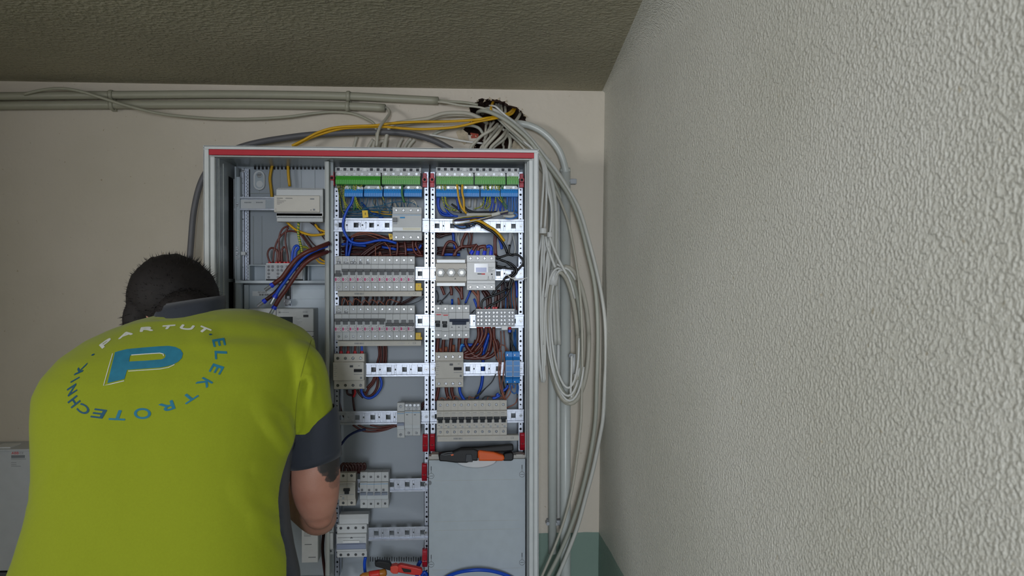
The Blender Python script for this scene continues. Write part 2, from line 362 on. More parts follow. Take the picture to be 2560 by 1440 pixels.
structure(mb.build('wall_left', M_WL, loc=(0, 0, 0)))
mb = MB(); dx0, dx1, dz = -0.31, 0.42, 2.04      # wall behind the camera with its doorway
mb.box((XL-.25, YN, 0), (dx0, YN-.12, zc)); mb.box((dx1, YN, 0), (XR(0)+.2, YN-.12, zc)); mb.box((dx0, YN, dz), (dx1, YN-.12, zc)); structure(mb.build('wall_front', M_WL, loc=(0, 0, 0)))
# ---------------------------------------------------------------- the distribution cabinet
ZT = W(930, 363, YF).z; ZBm = W(930, 1560, YF).z
cabinet = thing('distribution_cabinet', 'open white wall cabinet full of rails and wiring, red strip under its top edge', 'cabinet', (W(930, 900, YF).x, YF, 1.2))
def fr(mb, x0, y0, x1, y1, Y0, Y1, t, mi=0):  # rectangular frame in px, bars t px wide (l, t, r, b)
    l, tt, r, b = t
    X0, X1 = W(x0, 800, YF).x, W(x1, 800, YF).x; Z0 = W(930, y0, YF).z; Z1 = W(930, y1, YF).z; q = 1/1031
    mb.box((X0, Y0, Z0), (X1, Y1, Z0-tt*q), mi); mb.box((X0, Y0, Z1), (X1, Y1, Z1+b*q), mi)
    mb.box((X0, Y0, Z0-tt*q), (X0+l*q, Y1, Z1+b*q), mi); mb.box((X1, Y0, Z0-tt*q), (X1-r*q, Y1, Z1+b*q), mi); return mb
mb = MB(); fr(mb, 509, 368, 1347, 1560, YF, YW-0.004, (3, 3, 3, 3)); mb.box((W(511, 800, YF).x, YB+.004, ZT-.002), (W(1345, 800, YF).x, YB+.008, ZBm)); mb.build('housing', M['frame'], cabinet, bevel=0.0006)
mb = MB(); fr(mb, 509, 368, 1347, 1560, YF, YF+.012, (13, 9, 12, 14)); mb.build('front_frame', M['frame'], cabinet, bevel=0.0012)
mb = MB(); fr(mb, 521, 376, 1336, 1548, YF+.006, YF+.02, (6, 4, 6, 8)); mb.build('inner_lip', M['frameg'], cabinet, bevel=0.0008)
zt = W(930, 395, YF).z
for x in (531.5, 1328): 
    X = W(x, 800, YF).x; MB().box((X-.005, YF+.002, zt), (X+.005, YF+.016, ZBm+.02)).build('side_bar', M['frame'], cabinet, bevel=0.0025)
mb = MB(); fr(mb, 524, 392, 1334, 1540, YF+.004, YF+.03, (3, 3, 3, 3)); mb.build('rim', M['frameg'], cabinet)
mb = MB(); mb.box((W(523, 800, YF).x, YF+.001, W(930, 377.5, YF).z), (W(1335, 800, YF).x, YF+.006, W(930, 391, YF).z)); mb.build('red_seal_strip', M['red'], cabinet, bevel=.0008)
# interior walls
xl = W(545, 800, YF+.02).x; xr = W(1321, 800, YF+.02).x; ztop = W(930, 396, YF+.02).z
mb = MB(); mb.box((xr, YF+.02, ztop), (xr+.006, YB, ZBm)); mb.box((xl-.004, YF+.02, ztop), (xr+.004, YB, ztop+.003))
# left interior wall with two dark slots
sl = [('s', 0, 0, 0, 0)]
za, zb = W(580, 445, 2.09).z, W(580, 697, 2.09).z; zc2 = W(580, 705, 2.09).z
for (z0, z1) in ((ztop, za), (zb, zc2)): mb.box((xl-.004, YF+.02, z0), (xl, YB, z1))
mb.box((xl-.004, YF+.02, za), (xl, 2.052, zb)); mb.box((xl-.004, YF+.02, zc2), (xl, 2.052, ZBm)); mb.box((xl-.004, 2.11, ztop), (xl, YB, ZBm))
mb.build('inner_side_walls', M['inner'], cabinet)
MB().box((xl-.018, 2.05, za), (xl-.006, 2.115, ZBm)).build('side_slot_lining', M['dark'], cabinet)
mb = MB(); mb.box((xl, YF+.028, ztop), (xl+.0015, YF+.032, ZBm)); mb.box((xl, YF+.064, ztop-.01), (xl+.0018, YF+.068, ZBm)); mb.box((xr-.002, YF+.03, ztop), (xr, YF+.036, ZBm)); mb.box((xr-.0035, YF+.075, ztop), (xr, YF+.085, ZBm)); mb.build('side_wall_ribs', M['frameg'], cabinet)
MB().box((xl, YB, ZBm), (xr, YB+.003, ztop)).build('back_panel', M['back'], cabinet)
# dark openings + cable comb along the top
mb = MB()
for x0, x1 in ((850, 1048), (1097, 1290)): bx(mb, x0, 405, x1, 420, 2.118, .004)
mb.build('cable_entry', M['dark'], cabinet)
mb = MB()
for x0, x1 in ((848, 1050), (1093, 1294)): bx(mb, x0, 401, x1, 405, 2.10, .02); bx(mb, x0-3, 405, x0+2, 470, 2.11, .01); bx(mb, x1-2, 405, x1+3, 470, 2.11, .01)
bx(mb, 590, 405, 815, 409, 2.09, .03); bx(mb, 603, 409, 815, 412, 2.10, .02)
mb.build('entry_flange', M['frameg'], cabinet)
mb = MB()
for i in range(19): bx(mb, 635+i*9.6, 415, 639+i*9.6, 423, 2.117, .006)
mb.build('comb_slots', M['dark'], cabinet); mb = MB()
for i in range(22): bx(mb, 925+i*6, 1393+(i % 3), 926.5+i*6, 1404, 2.118, .004)
mb.build('comb_slots', M['dark'], cabinet)
# uprights
def upright(x0, x1, y0, y1, Y, m='zinc', r=.0021, pitch=12.2, cx=None, big=6, nm='mounting_upright'):
    X0, X1 = W(x0, 800, Y).x, W(x1, 800, Y).x; Z0, Z1 = W(x0, y0, Y).z, W(x0, y1, Y).z; holes = []; xc = (X0+X1)/2
    n = int((y1-y0)/pitch)
    for i in range(n):
        z = W(x0, y0+8+i*pitch, Y).z
        holes.append(('r', xc, z, r if i % big != big-2 else r*1.55))
    mb = MB(); plate(mb, X0, X1, Z1, Z0, Y, .0015, holes); mb.box((X0, Y, Z0), (X0+.0012, Y+.03, Z1)); mb.box((X1-.0012, Y, Z0), (X1, Y+.03, Z1))
    mb.box((xc-.004, Y+.02, Z0), (xc+.004, Y+.022, Z1), 1)
    return mb.build(nm, [M[m], M['dark']], cabinet)
upright(835, 848.5, 470, 1440, YU); upright(1060, 1072.5, 430, 1440, YU); upright(1075.5, 1088.5, 430, 1440, YU); upright(1295, 1308, 430, 1440, YU)
MB().box((W(1072.5, 800, YU).x, YU+.006, ztop), (W(1075.5, 800, YU).x, YU+.03, ZBm)).build('column_gap', M['dark'], cabinet)
# left field: plastic post, metal upright with side perforation
upright(603, 612, 420, 700, 2.10, r=.0012, pitch=30, nm='slim_upright')
mb = MB(); bx(mb, 588, 416, 591, 1440, 2.07, .03); bx(mb, 591, 442, 600, 700, 2.075, .03); bx(mb, 600, 430, 604, 700, 2.11, .01); bx(mb, 589, 700, 603, 1440, 2.07, .03); bx(mb, 603, 712, 611, 1440, 2.10, .02); bx(mb, 611, 712, 622, 1440, 2.085, .03)
mb.build('left_post', M['panel'], cabinet, bevel=.0006)
X = W(617, 560, 2.11); X0 = W(613.5, 560, 2.11).x; X1 = W(622.5, 560, 2.11).x; hs = []
for i in range(34):
    for q in (0, 1): hs.append(('s', X0+(.0028 if q else .0062), W(617, 430+i*8+q*4, 2.11).z, .0016, .0022))
mb = MB(); plate(mb, X0, X1, W(617, 700, 2.11).z, W(617, 422, 2.11).z, 2.11, .001, hs); mb.box((X0, 2.119, W(617, 422, 2.11).z), (X1, 2.12, W(617, 700, 2.11).z), 1); mb.build('perforated_strip', [M['zinc'], M['dark']], cabinet)
# dividers between left and middle fields
mb = MB(); bx(mb, 815, 403, 823, 1440, 2.0, .10); bx(mb, 812.5, 403, 815, 1440, 2.01, .003); mb.build('field_divider', M['frameg'], cabinet, bevel=.0006)
MB().box((W(823, 800, 2.03).x, 2.03, ztop), (W(834, 800, 2.03).x, 2.034, ZBm)).build('divider_recess', M['inner'], cabinet)
# DIN rails
def din_rail(x0, x1, yc, flat=False, holes=True, Y=YR, tilt=0):
    a, b = W(x0, yc, Y), W(x1, yc, Y); z = (a.z+b.z)/2; mb = MB(); hs = []
    if holes:
        x = a.x+.018; i = 0
        while x < b.x-.012:
            hs.append(('s', x, z, .0115, .0115) if i % 2 == 0 else ('r', x-.0015, z, .0018)); x += .0175 if i % 2 == 0 else .0215; i += 1
    plate(mb, a.x, b.x, z-.0125, z+.0125, Y, .001, hs)
    for s in (1, -1):
        mb.box((a.x, Y, z+s*.0125), (b.x, Y-.0065, z+s*.0135)); mb.box((a.x, Y-.0065, z+s*.0125), (b.x, Y-.0075, z+s*.0172))
    o = mb.build('din_rail', M['zinc'], cabinet, bevel=.0003)
    for xx in (x0+8, x1-7):
        p = W(xx, yc, Y-.001); sc = MB().cyl((p.x, Y-.003, z), .0042, .003, n=14); sc.build('rail_screw', M['screw'], o, bevel=.0005)
        MB().box((p.x-.0032, Y-.0033, z-.0005), (p.x+.0032, Y-.0029, z+.0005)).box((p.x-.0005, Y-.0033, z-.0032), (p.x+.0005, Y-.0029, z+.0032)).build('screw_slot', M['dark'], o)
    return z
RAILS = {}
for key, x0, x1, yc in (('m1', 833, 1073, 563), ('m2', 838, 1073, 684), ('m3', 838, 1073, 803), ('m4', 838, 1073, 924), ('m5', 836, 1073, 1043), ('m6', 845, 1071, 1212), ('m7', 845, 1071, 1333),
                        ('r1', 1075, 1309, 565), ('r2', 1075, 1309, 684), ('r3', 1075, 1309, 803), ('r4', 1075, 1309, 922), ('r5', 1075, 1309, 1040)):
    RAILS[key] = din_rail(x0, x1, yc)
RAILS['l1'] = din_rail(587, 818, 510, holes=False, Y=2.085)
# handwriting on the first middle rail
mb = MB(); p = W(901, 563, YR); text_on(mb, 'FI', p.x-.003, p.z, YR-.0006, .016, sx=.8); pa = W(915, 563, YR)
mb.tube([(pa.x, YR-.0008, pa.z-.009), (pa.x, YR-.0008, pa.z+.008)], .0005, 5); mb.tube([(pa.x-.003, YR-.0008, pa.z+.004), (pa.x, YR-.0008, pa.z+.0085), (pa.x+.003, YR-.0008, pa.z+.004)], .0005, 5)
mb.build('pen_writing', M['pen'], cabinet)
# left field details: cover strip with print, oval plate, screws, tray, bars
mb = MB(); bx(mb, 588, 500, 818, 522, 2.081, .003); mb.build('rail_cover', M['panel'], cabinet, bevel=.0005)
mb = MB(); bx(mb, 602, 499.5, 664, 522.5, 2.0795, .001); o = mb.build('rail_label', M['plas2'], cabinet)
mb = MB()
for x0 in (611, 640):
    for i in range(8): bx(mb, x0+i*2.2, 505, x0+i*2.2+1.4, 507.4, 2.0791, .0004)
mb.build('label_print', M['inkg'], o)
def stadium(cx, cy, hw, hh, Y):
    p = W(cx, cy, Y); q = Y/F; r = hw*q; L = (hh-hw)*q
    return [(p.x+math.cos(a)*r, p.z+L+math.sin(a)*r) for a in [i*PI/8 for i in range(9)]]+[(p.x+math.cos(a)*r, p.z-L+math.sin(a)*r) for a in [PI+i*PI/8 for i in range(9)]]
MB().slab(stadium(648, 451, 13.5, 24, 2.115), 2.112, YB).build('oval_recess_rim', M['plas2'], cabinet, bevel=.0008)
MB().slab(stadium(648, 451, 10, 20, 2.11), 2.1105, 2.114).build('oval_recess', M['panel'], cabinet, bevel=.0004)
for cx, cy, Y, r in ((649, 438, 2.11, .007), (608.5, 427, 2.10, .005), (593, 512, 2.078, .005), (593, 633, 2.072, .0045), (594, 621, 2.075, .0045), (594, 645, 2.075, .0045)):
    p = W(cx, cy, Y); o = MB().cyl((p.x, Y-.004, p.z), r, .004, n=6 if r > .006 else 14).build('panel_screw', M['screw'], cabinet, bevel=.0006)
    MB().box((p.x-r*.7, Y-.0043, p.z-.0006), (p.x+r*.7, Y-.0038, p.z+.0006)).build('screw_slot', M['dark'], o)
p = W(649, 460, 2.11); MB().cyl((p.x, 2.1095, p.z), .0085, .002, n=20).build('knockout', M['plas2'], cabinet)
mb = MB(); bx(mb, 625, 483, 818, 485, 2.122, .003); mb.build('panel_seam', M['inner'], cabinet); mb = MB()
for x in (648, 700, 752, 786): mb = MB(); bx(mb, x, 425, x+1, 482, 2.1235, .002); mb.build('panel_seam', M['inner'], cabinet)
mb = MB(); bx(mb, 632, 540, 634, 662, 2.122, .003); mb.build('panel_seam', M['inner'], cabinet); mb = MB(); bx(mb, 654, 540, 655, 662, 2.122, .003); mb.build('panel_seam', M['inner'], cabinet)
mb = MB(); bx(mb, 594, 629, 613, 638, 2.085, .006); mb.build('clip_lever', M['plas2'], cabinet, bevel=.001)
mb = MB(); bx(mb, 588, 701.5, 820, 708, 2.03, .09); mb.build('cross_bar', M['panel'], cabinet, bevel=.0006)
mb = MB(); bx(mb, 621, 662, 818, 664.5, 2.045, .06); bx(mb, 621, 664, 624, 701, 2.045, .06); bx(mb, 663, 664, 665, 701, 2.045, .05); bx(mb, 757, 664, 761, 701, 2.045, .05); bx(mb, 815, 664, 818, 701, 2.045, .06)
bx(mb, 624, 664, 818, 702, 2.095, .003); bx(mb, 769, 665, 772, 701, 2.06, .04); mb.build('terminal_tray', M['panel'], cabinet, bevel=.0006)
# meter mounting plate behind the person
mb = MB(); bx(mb, 622, 712, 820, 1440, 2.10, .02); bx(mb, 735, 722, 812, 748, 2.0985, .002); mb.build('meter_plate', M['panel'], cabinet, bevel=.0008)
mb = MB(); bx(mb, 708, 713, 729, 765, 2.0985, .002); o = mb.build('slot_channel', M['zinc'], cabinet); mb = MB(); bx(mb, 713, 716, 716.5, 764, 2.0975, .002); bx(mb, 724, 716, 727, 764, 2.0975, .002); bx(mb, 717, 714, 723.5, 740, 2.098, .001); mb.build('slot_shadow_gap', M['dark'], o)
p = W(718.5, 755, 2.085); MB().cyl((p.x, 2.082, p.z), .009, .018, n=18).build('hook_screw', M['screw'], o, bevel=.002)
mb = MB(); bx(mb, 631, 728, 684, 740, 2.0992, .001); o = mb.build('barcode_label', M['plas2'], cabinet)
mb = MB(); xx = 648
while xx < 680: w = rr.choice((.7, 1.1, 1.6)); bx(mb, xx, 734.5, xx+w, 739.5, 2.0990, .0003); xx += w+rr.choice((.8, 1.2))
p = W(656, 731, 2.099); text_on(mb, 'GP10003', p.x, p.z, 2.0988, .0062); mb.build('label_print', M['ink'], o)
# cover panel lower right
mb = MB(); P0 = W(1070, 1150, 1.985); P1 = W(1315, 1440, 1.985); zb0 = W(1190, 1500, 1.985).z; ztp = W(1190, 1149, 1.985).z; cxn = W(1191, 1150, 1.985).x
poly = [(P0.x, zb0), (P0.x, ztp), (cxn-.052, ztp)]+[(cxn-.052*math.cos(a), ztp-.021*math.sin(a)) for a in [i*PI/16 for i in range(1, 16)]]+[(cxn+.052, ztp), (P1.x, ztp), (P1.x, zb0)]
mb.slab(poly, 1.985, 1.988); mb.box((P0.x, 1.985, zb0), (P0.x+.002, 2.02, ztp)); mb.box((P1.x-.002, 1.985, zb0), (P1.x, 2.02, ztp)); cover = mb.build('blank_cover', M['panel'], cabinet)
mb = MB(); arc = [(cxn-.052*math.cos(a), 1.9845, ztp-.021*math.sin(a)) for a in [i*PI/20 for i in range(21)]]; mb.tube(arc, .0012, 6); mb.build('notch_rim', M['panel'], cover, smooth=True)
MB().slab([(cxn-.05*math.cos(a), ztp-.001-.02*math.sin(a)) for a in [i*PI/16 for i in range(17)]], 1.987, 1.989).build('notch_web', M['plas2'], cover)
mb = MB(); bx(mb, 1072, 1139, 1313, 1150, 2.0, .03); bx(mb, 1078, 1136, 1096, 1142, 1.996, .03); bx(mb, 1290, 1136, 1308, 1142, 1.996, .03); mb.build('cover_support', M['beige'], cabinet, bevel=.001)
mb = MB()
for y, x0, x1 in ((1200, 1085, 1298), (1302, 1085, 1298), (1324, 1085, 1300), (1422, 1080, 1305)): bx(mb, x0, y, x1, y+.8, 1.9846, .0008)
mb.build('embossed_lines', M['frameg'], cover)
for cx, cy in ((1078, 1190), (1305, 1186), (1078, 1411), (1305, 1406)):
    p = W(cx, cy, 1.985); o = MB().ring((p.x, 1.9844, p.z), .0062, .0072, .001, 22).build('cover_screw', M['inkg'], cover)
    mb = MB(); mb.box((p.x-.0045, 1.9844, p.z-.0004), (p.x+.0045, 1.985, p.z+.0004)); mb.box((p.x-.0008, 1.9844, p.z+.014), (p.x+.0008, 1.985, p.z+.024)); mb.box((p.x-.0004, 1.9845, p.z+.006), (p.x+.0004, 1.985, p.z+.0145)); mb.build('screw_mark', M['ink'], o)
p = W(1075, 1207, 1.985); MB().slab([(p.x+math.cos(a)*.004, p.z+math.sin(a)*.0055) for a in [i*PI/6 for i in range(12)]], 1.9843, 1.985).build('smudge', M['inkg'], cover)
# red clamps holding covers
def clamp(cx, cy, style, label, h=None):
    Y = 2.035; p = W(cx, cy, Y); t = thing('cover_clamp', label, 'clamp', (p.x, Y, p.z), 'red cover clamps on the uprights')
    if style == 'top':
        mb = MB(); mb.box((p.x-.0058, Y-.006, p.z-.006), (p.x+.0058, Y+.016, p.z+.006)); mb.box((p.x-.0045, Y-.003, p.z+.006), (p.x+.0045, Y+.016, p.z+.017)); mb.box((p.x-.0055, Y-.003, p.z-.018), (p.x+.0055, Y+.016, p.z-.006)); mb.build('body', M['clamp'], t, bevel=.0008)
        MB().ring((p.x, Y-.009, p.z), .0034, .0062, .004, 18).build('socket_ring', M['clamp'], t); MB().cyl((p.x, Y-.0062, p.z), .0034, .001).build('socket', M['dark'], t)
        mb = MB(); mb.ring((p.x, Y-.004, p.z-.0125), .0022, .0032, .002, 4); mb.ring((p.x, Y-.004, p.z+.0115), .0018, .0028, .002, 4); mb.build('window_rim', mat('clamp_pink', (214, 90, 110), 0.4), t)
    else:
        mb = MB(); mb.add([], []); mb.prism([(Y+.016, -.022), (Y+.016, .022), (Y+.002, .022), (Y-.004, .010), (Y-.012, -.004), (Y-.008, -.014), (Y+.0, -.022)], p.x-.0065, p.x+.0065)
        mb.v = [Vector((v.x, v.y, v.z+p.z)) for v in mb.v]; mb.build('body', M['clamp'], t, bevel=.0012)
        MB().cyl((p.x, Y-.0115, p.z-.004), .0026, .004).build('socket', M['dark'], t)
        MB().box((p.x-.004, Y-.001, p.z+.010), (p.x+.004, Y+.004, p.z+.018)).build('window_rim', mat('clamp_pink', (214, 90, 110), 0.4), t, bevel=.0005)
for cx, cy, st, lb in ((831, 446, 'top', 'red cover clamp at the left end of the middle green terminals'), (1062, 450, 'top', 'red cover clamp at the right end of the middle green terminals'),
    (1080.5, 450, 'top', 'red cover clamp at the left end of the right-hand green terminals'), (1304, 451, 'top', 'red cover clamp at the right end of the right-hand green terminals'),
    (1063, 1108, 'low', 'red lever clamp, left one of the close pair beside the lower breaker strip'), (1081, 1107, 'low', 'red lever clamp, right one of the close pair beside the lower breaker strip'), (1306, 1104, 'low', 'red lever clamp above the top right corner of the blank cover'),
    (1061, 1181, 'low', 'red lever clamp beside the upper left corner of the blank cover'), (1062, 1396, 'low', 'red lever clamp above the red utility knife'), (841, 1110, 'low', 'dark red lever clamp right beside the tattooed arm')): clamp(cx, cy, st, lb)
def lthing(*a, **k):
    o = thing(*a, **k); ORG[o.name] = Vector((0, 0, 0)); return o
# ---------------------------------------------------------------- devices on the rails (local frame: x right, y into the wall, origin on the rail face)
def screw(mb, x, z, y, r=.0027):          # dark socket, steel head, slot  (materials 0 dark, 1 steel)
    mb.cyl((x, y-.0003, z), r, .0006, n=14, mi=0); a = random.uniform(0, 3)
    mb.cyl((x, y-.0005, z), r*.72, .0006, n=12, mi=1)
    c, s = math.cos(a)*r*.7, math.sin(a)*r*.7; t = .0004
    mb.add([(x-c-s*.2, y-.0008, z-s+c*.2), (x+c-s*.2, y-.0008, z+s+c*.2), (x+c+s*.2, y-.0008, z+s-c*.2), (x-c+s*.2, y-.0008, z-s-c*.2)], [(0, 1, 2, 3)], 0)
    c, s = -s, c
    mb.add([(x-c-s*.2, y-.0008, z-s+c*.2), (x+c-s*.2, y-.0008, z+s+c*.2), (x+c+s*.2, y-.0008, z+s-c*.2), (x-c+s*.2, y-.0008, z-s-c*.2)], [(0, 1, 2, 3)], 0)
MS = [M['dark'], M['screw']]
def screws_part(t, pts, y, r=.0027, each=True):
    for (x, z) in pts:
        mb = MB(); screw(mb, x, z, y, r); mb.build('terminal_screw', MS, t)
def profile(H, d1, d2, c0, c1, ch=.0012):   # H height, shoulders depth d1, centre depth d2 between z=c0..c1
    h = H/2
    return [(-.001, h-.003), (-d1+ch, h), (-d1, h-ch), (-d1, c1), (-d2+ch, c1), (-d2, c1-ch), (-d2, c0+ch), (-d2+ch, c0), (-d1, c0), (-d1, -h+ch), (-d1+ch, -h), (-.001, -h+.003)]
def toggle_up(t, w, z, y, m, up=True, x=0):
    mb = MB(); s = 1 if up else -1
    pr = [(y+.001, z+s*.0015), (y-.007, z+s*.0025), (y-.0085, z+s*.006), (y-.007, z+s*.0095), (y+.001, z+s*.0085)]
    mb.prism(pr, x-w/2, x+w/2); o = mb.build('toggle', m, t, bevel=.0008)
    mb = MB(); mb.prism([(y+.001, z-s*.006), (y-.0022, z-s*.0055), (y-.004, z+s*.003), (y+.001, z+s*.003)], x-w*.36, x+w*.36); mb.build('toggle_neck', m, o, bevel=.0003)
    return o
def mcb(label, loc, style='a', up=True, cat='circuit breaker', name='circuit_breaker', poles=1, group=None, H=.0865, w=.0178, tall=0):
    t = lthing(name, label, cat, loc, group); wt = w*poles; x0, x1 = -wt/2+.00015, wt/2-.00015
    if style == 'a': pr = profile(H, .044, .056, -.0215, .0225); m = M['plas']
    elif style == 'c': pr = profile(H+.004, .044, .054, -.023, .0205); m = M['beige']
    elif style == 'abb': pr = profile(H, .044, .052, -.023, .0235); m = M['plas']
    else: pr = profile(H, .044, .054, -.021, .022); m = M['plas']
    mb = MB()
    for k in range(poles): mb.prism(pr, x0+k*w, x0+(k+1)*w-.0003)
    mb.build('body', m, t, bevel=.0005)
    d2 = -min(p[0] for p in pr); h = H/2
    xs = [(-wt/2+w*(k+.5)) for k in range(poles)]
    zt, zb = (.0335, -.0335) if style != 'c' else (.034, -.0335)
    screws_part(t, [(x, zt) for x in xs]+[(x, zb) for x in xs], -.044, .0029 if style != 'c' else .0033)
    if style == 'a':
        toggle_up(t, .0165, .002, -d2, M['tog'], up)
        mb = MB()
        mb.box((x0+.0008, -d2-.0005, -.0205), (x1-.0008, -d2, -.0095)); lab = mb.build('rating_label', mat('label_pale', (226, 218, 224), .5), t)
        MB().box((x0+.0012, -d2-.0008, -.018), (x0+.005, -d2-.0004, -.011)).build('magenta_mark', M['mag'], lab)
        mb = MB(); mb.ring((.0005, -d2-.0008, -.0145), .0018, .0028, .0004, 12); mb.box((.0046, -d2-.0008, -.019), (.0072, -d2-.0004, -.0165)); mb.box((.0046, -d2-.0008, -.0145), (.0068, -d2-.0004, -.012)); mb.box((.003, -d2-.0008, -.0105), (.006, -d2-.0004, -.009)); mb.build('rating_print', M['inkg'], lab)
        MB().box((x0+.0005, -.0446, -.0004+.0432-.0195), (x1-.0005, -.044, .0432-.019)).build('marker_slot', M['inkg'], t)
    elif style == 'c':
        toggle_up(t, .0155, -.003, -d2, M['togd'], True)
        mb = MB(); mb.box((x0+.0025, -d2-.0004, .016), (x1-.006, -d2, .0165)); mb.box((x0+.001, -d2-.0004, .0135), (x1-.001, -d2, .0137)); mb.build('body_print', M['togd'], t); MB().box((x0+.004, -d2-.0004, -.0155), (x0+.0075, -d2, -.0145)).build('state_window', M['togd'], t)
        mb = MB(); mb.box((x0+.009, -d2-.0003, -.0215), (x0+.014, -d2, -.0165)); mb.box((x0+.002, -d2-.0003, .0105), (x1-.006, -d2, .0112)); mb.box((x0+.003, -d2-.001, -.0095), (x1-.003, -d2, -.0105)); mb.build('faint_print', M['blockg'], t)
    elif style == 'abb':
        if poles == 1:
            MB().box((x0+.001, -d2-.0006, -.004), (x1-.004, -d2+.0002, .003)).build('switch_recess', M['dark'], t)
            toggle_up(t, .011, -.003, -d2, M['togd'], False, -.001)
        else:
            toggle_up(t, wt-.003, -.002, -d2, mat('toggle_navy', (52, 62, 84), .4), True)
            mb = MB(); [mb.prism([(-d2+.001, -.008), (-d2-.002, -.0075), (-d2-.002, -.003), (-d2+.001, -.003)], x-.004, x+.004) for x in xs]; mb.build('neck', M['plas'], t)
            mb = MB(); [mb.box((x-.003, -d2-.0004, -.0145), (x+.001, -d2, -.0125)) for x in xs]; mb.build('state_window', M['togd'], t)
        if poles == 1:
            mb = MB(); mb.box((x0, -d2-.0004, .019), (x1, -d2, .0195)); mb.box((x0+.004, -d2-.0004, .0165), (x1-.002, -d2, .0185)); mb.build('red_print', M['abb'], t)
    else:                                   # blue-stripe make
        mb = MB(); mb.box((x0+.0005, -d2-.0004, .0175), (x1-.0005, -d2, .0184)); mb.build('blue_stripe', M['sky'], t)
        for k, x in enumerate(xs):
            o = MB().prism([(-d2+.001, -.002-.0065), (-d2-.006, -.0085), (-d2-.0065, -.003), (-d2+.001, -.001)], x-.007, x+.007).build('toggle', mat('toggle_slate', (140, 150, 168), .4), t, bevel=.0005)
            MB().box((x-.0055, -d2-.0065+.004, .001), (x-.0005, -d2, .006)).build('lever_window', M['tog'], o)
        MB().box((x0+.0005, -d2-.0006, -.019), (x1-.0005, -d2, -.011)).build('label_holder', M['tileplas'], t)
    return t
# --- two long rows of eleven breakers in the middle field
marks = {0: 'TR', 1: 'Kcm', 2: 'DD', 3: 'Jb', 4: 'Ju'}; marks2 = {0: 'Kom', 1: 'Bad'}
def locs(px0, px1, yc, n, Yf, zrail):
    a, b = W(px0, yc, Yf).x, W(px1, yc, Yf).x
    return [(a+(b-a)*(i+.5)/n, YR, W((px0+px1)/2, yc, Yf).z) for i in range(n)]
def write(t, s, z=.0265, y=-.0447, size=.010, sx=.8):
    mb = MB(); text_on(mb, s, 0, z, y, size, 0, sx, random.uniform(-.08, .08)); o = mb.build('pen_writing', M['pen'], t, local=True); return o
SHOW = {}
for row, (yc, ups, mk, word) in enumerate(((684, lambda i: i != 0, marks, 'upper'), (807, lambda i: i < 7, marks2, 'lower'))):
    L = locs(838, 1037, yc, 11, YR-.044, None)
    up = mcb('x', L[1], 'a', True); dn = mcb('x', L[0] if row == 0 else L[7], 'a', False)
    used = {'u': False, 'd': False}
    for i, l in enumerate(L):
        k = 'u' if ups(i) else 'd'; src = up if k == 'u' else dn
        if not used[k]: t = src; used[k] = True; t.location = l
        else: t = dup(src, l)
        s = ORD[i] if i < 10 else 'rightmost'
        if i == 0: s = 'leftmost'
        st = 'lever up' if k == 'u' else 'lever down'
        extra = f', penned {mk[i]}' if i in mk else ''
        t['label'] = f'grey breaker, {st}, {s} of {word} middle row{extra}'
        t['category'] = 'circuit breaker'; t['group'] = f'breakers of the {word} row in the middle column'
        if i in mk: SHOW[(row, i)] = (t, mk[i])
for (row, i), (t, s) in SHOW.items(): write(t, s, .0265 if row == 0 else .0262, sx=.75 if len(s) > 2 else 1, size=.0088 if len(s) > 2 else .0105)
def comb_bar(x0, y0, x1, y1, label, Yf):
    a = W(x0, (y0+y1)/2, Yf); b = W(x1, (y0+y1)/2, Yf); xm = (x0+x1)/2; z0, z1 = W(xm, y0, Yf).z, W(xm, y1, Yf).z
    t = thing('busbar', label, 'busbar', ((a.x+b.x)/2, Yf, (z0+z1)/2), 'grey comb busbars under the breaker rows')
    MB().prism([(Yf, z1), (Yf, z0-.002), (Yf+.002, z0), (Yf+.022, z0), (Yf+.022, z1)], a.x, b.x).build('cover', M['beige'], t, bevel=.0006)
    rb = random.Random(5); w = b.x-a.x; zm = (z0+z1)/2; mb = MB(); x = a.x+w*.2
    while x < a.x+w*.31: ww = rb.choice((.0005, .0009, .0013)); mb.box((x, Yf-.0003, zm-.002), (x+ww, Yf, zm+.0022)); x += ww+rb.choice((.0005, .0009))
    text_on(mb, 'CE', a.x+w*.92, zm, Yf-.0003, .0068); text_on(mb, '//', a.x+w*.85, zm, Yf-.0003, .005, rot=-.4); mb.build('printed_marks', M['inkg'], t)
    mb = MB()
    for s, e in ((.03, .12), (.34, .42), (.43, .52), (.59, .62), (.71, .8)):
        x = a.x+w*s
        while x < a.x+w*e: mb.box((x, Yf-.0002, zm-.0003), (x+.0012, Yf, zm+.0006)); x += .0019
    for i in range(10): mb.box((a.x+w*(.04+i*.09), Yf-.0002, z0-.0032), (a.x+w*(.04+i*.09)+.001, Yf, z0-.0024))
    mb.build('fine_print', M['blockg'], t); return t
comb_bar(844, 728, 1054, 741, 'grey comb busbar under the upper middle row of eleven breakers', 1.995)
comb_bar(844, 852, 1053, 865, 'grey comb busbar under the lower middle row of eleven breakers', 1.995)
comb_bar(1093, 1089, 1297, 1103, 'grey comb busbar under the ten breakers in the right column', 1.995)
def yellow_cap(x0, y0, x1, y1, label):
    p = W((x0+x1)/2, (y0+y1)/2, 1.995); t = thing('end_cap', label, 'end cap', p, 'yellow busbar end caps')
    mb = MB(); bx(mb, x0, y0, x1-3, y1, 1.995, .018); mb.build('body', M['yel'], t, bevel=.0008)
    mb = MB(); bx(mb, x1-3, y1-6, x1, y1, 1.996, .015); mb.build('lug', M['yel'], t, bevel=.0004)
    mb = MB(); q = W((x0+x1)/2-1, y0+5, 1.995); mb.slab([(q.x-.002, q.z-.002), (q.x+.002, q.z-.002), (q.x, q.z+.0015)], 1.9946, 1.995); mb.build('warning_mark', M['amber'], t)
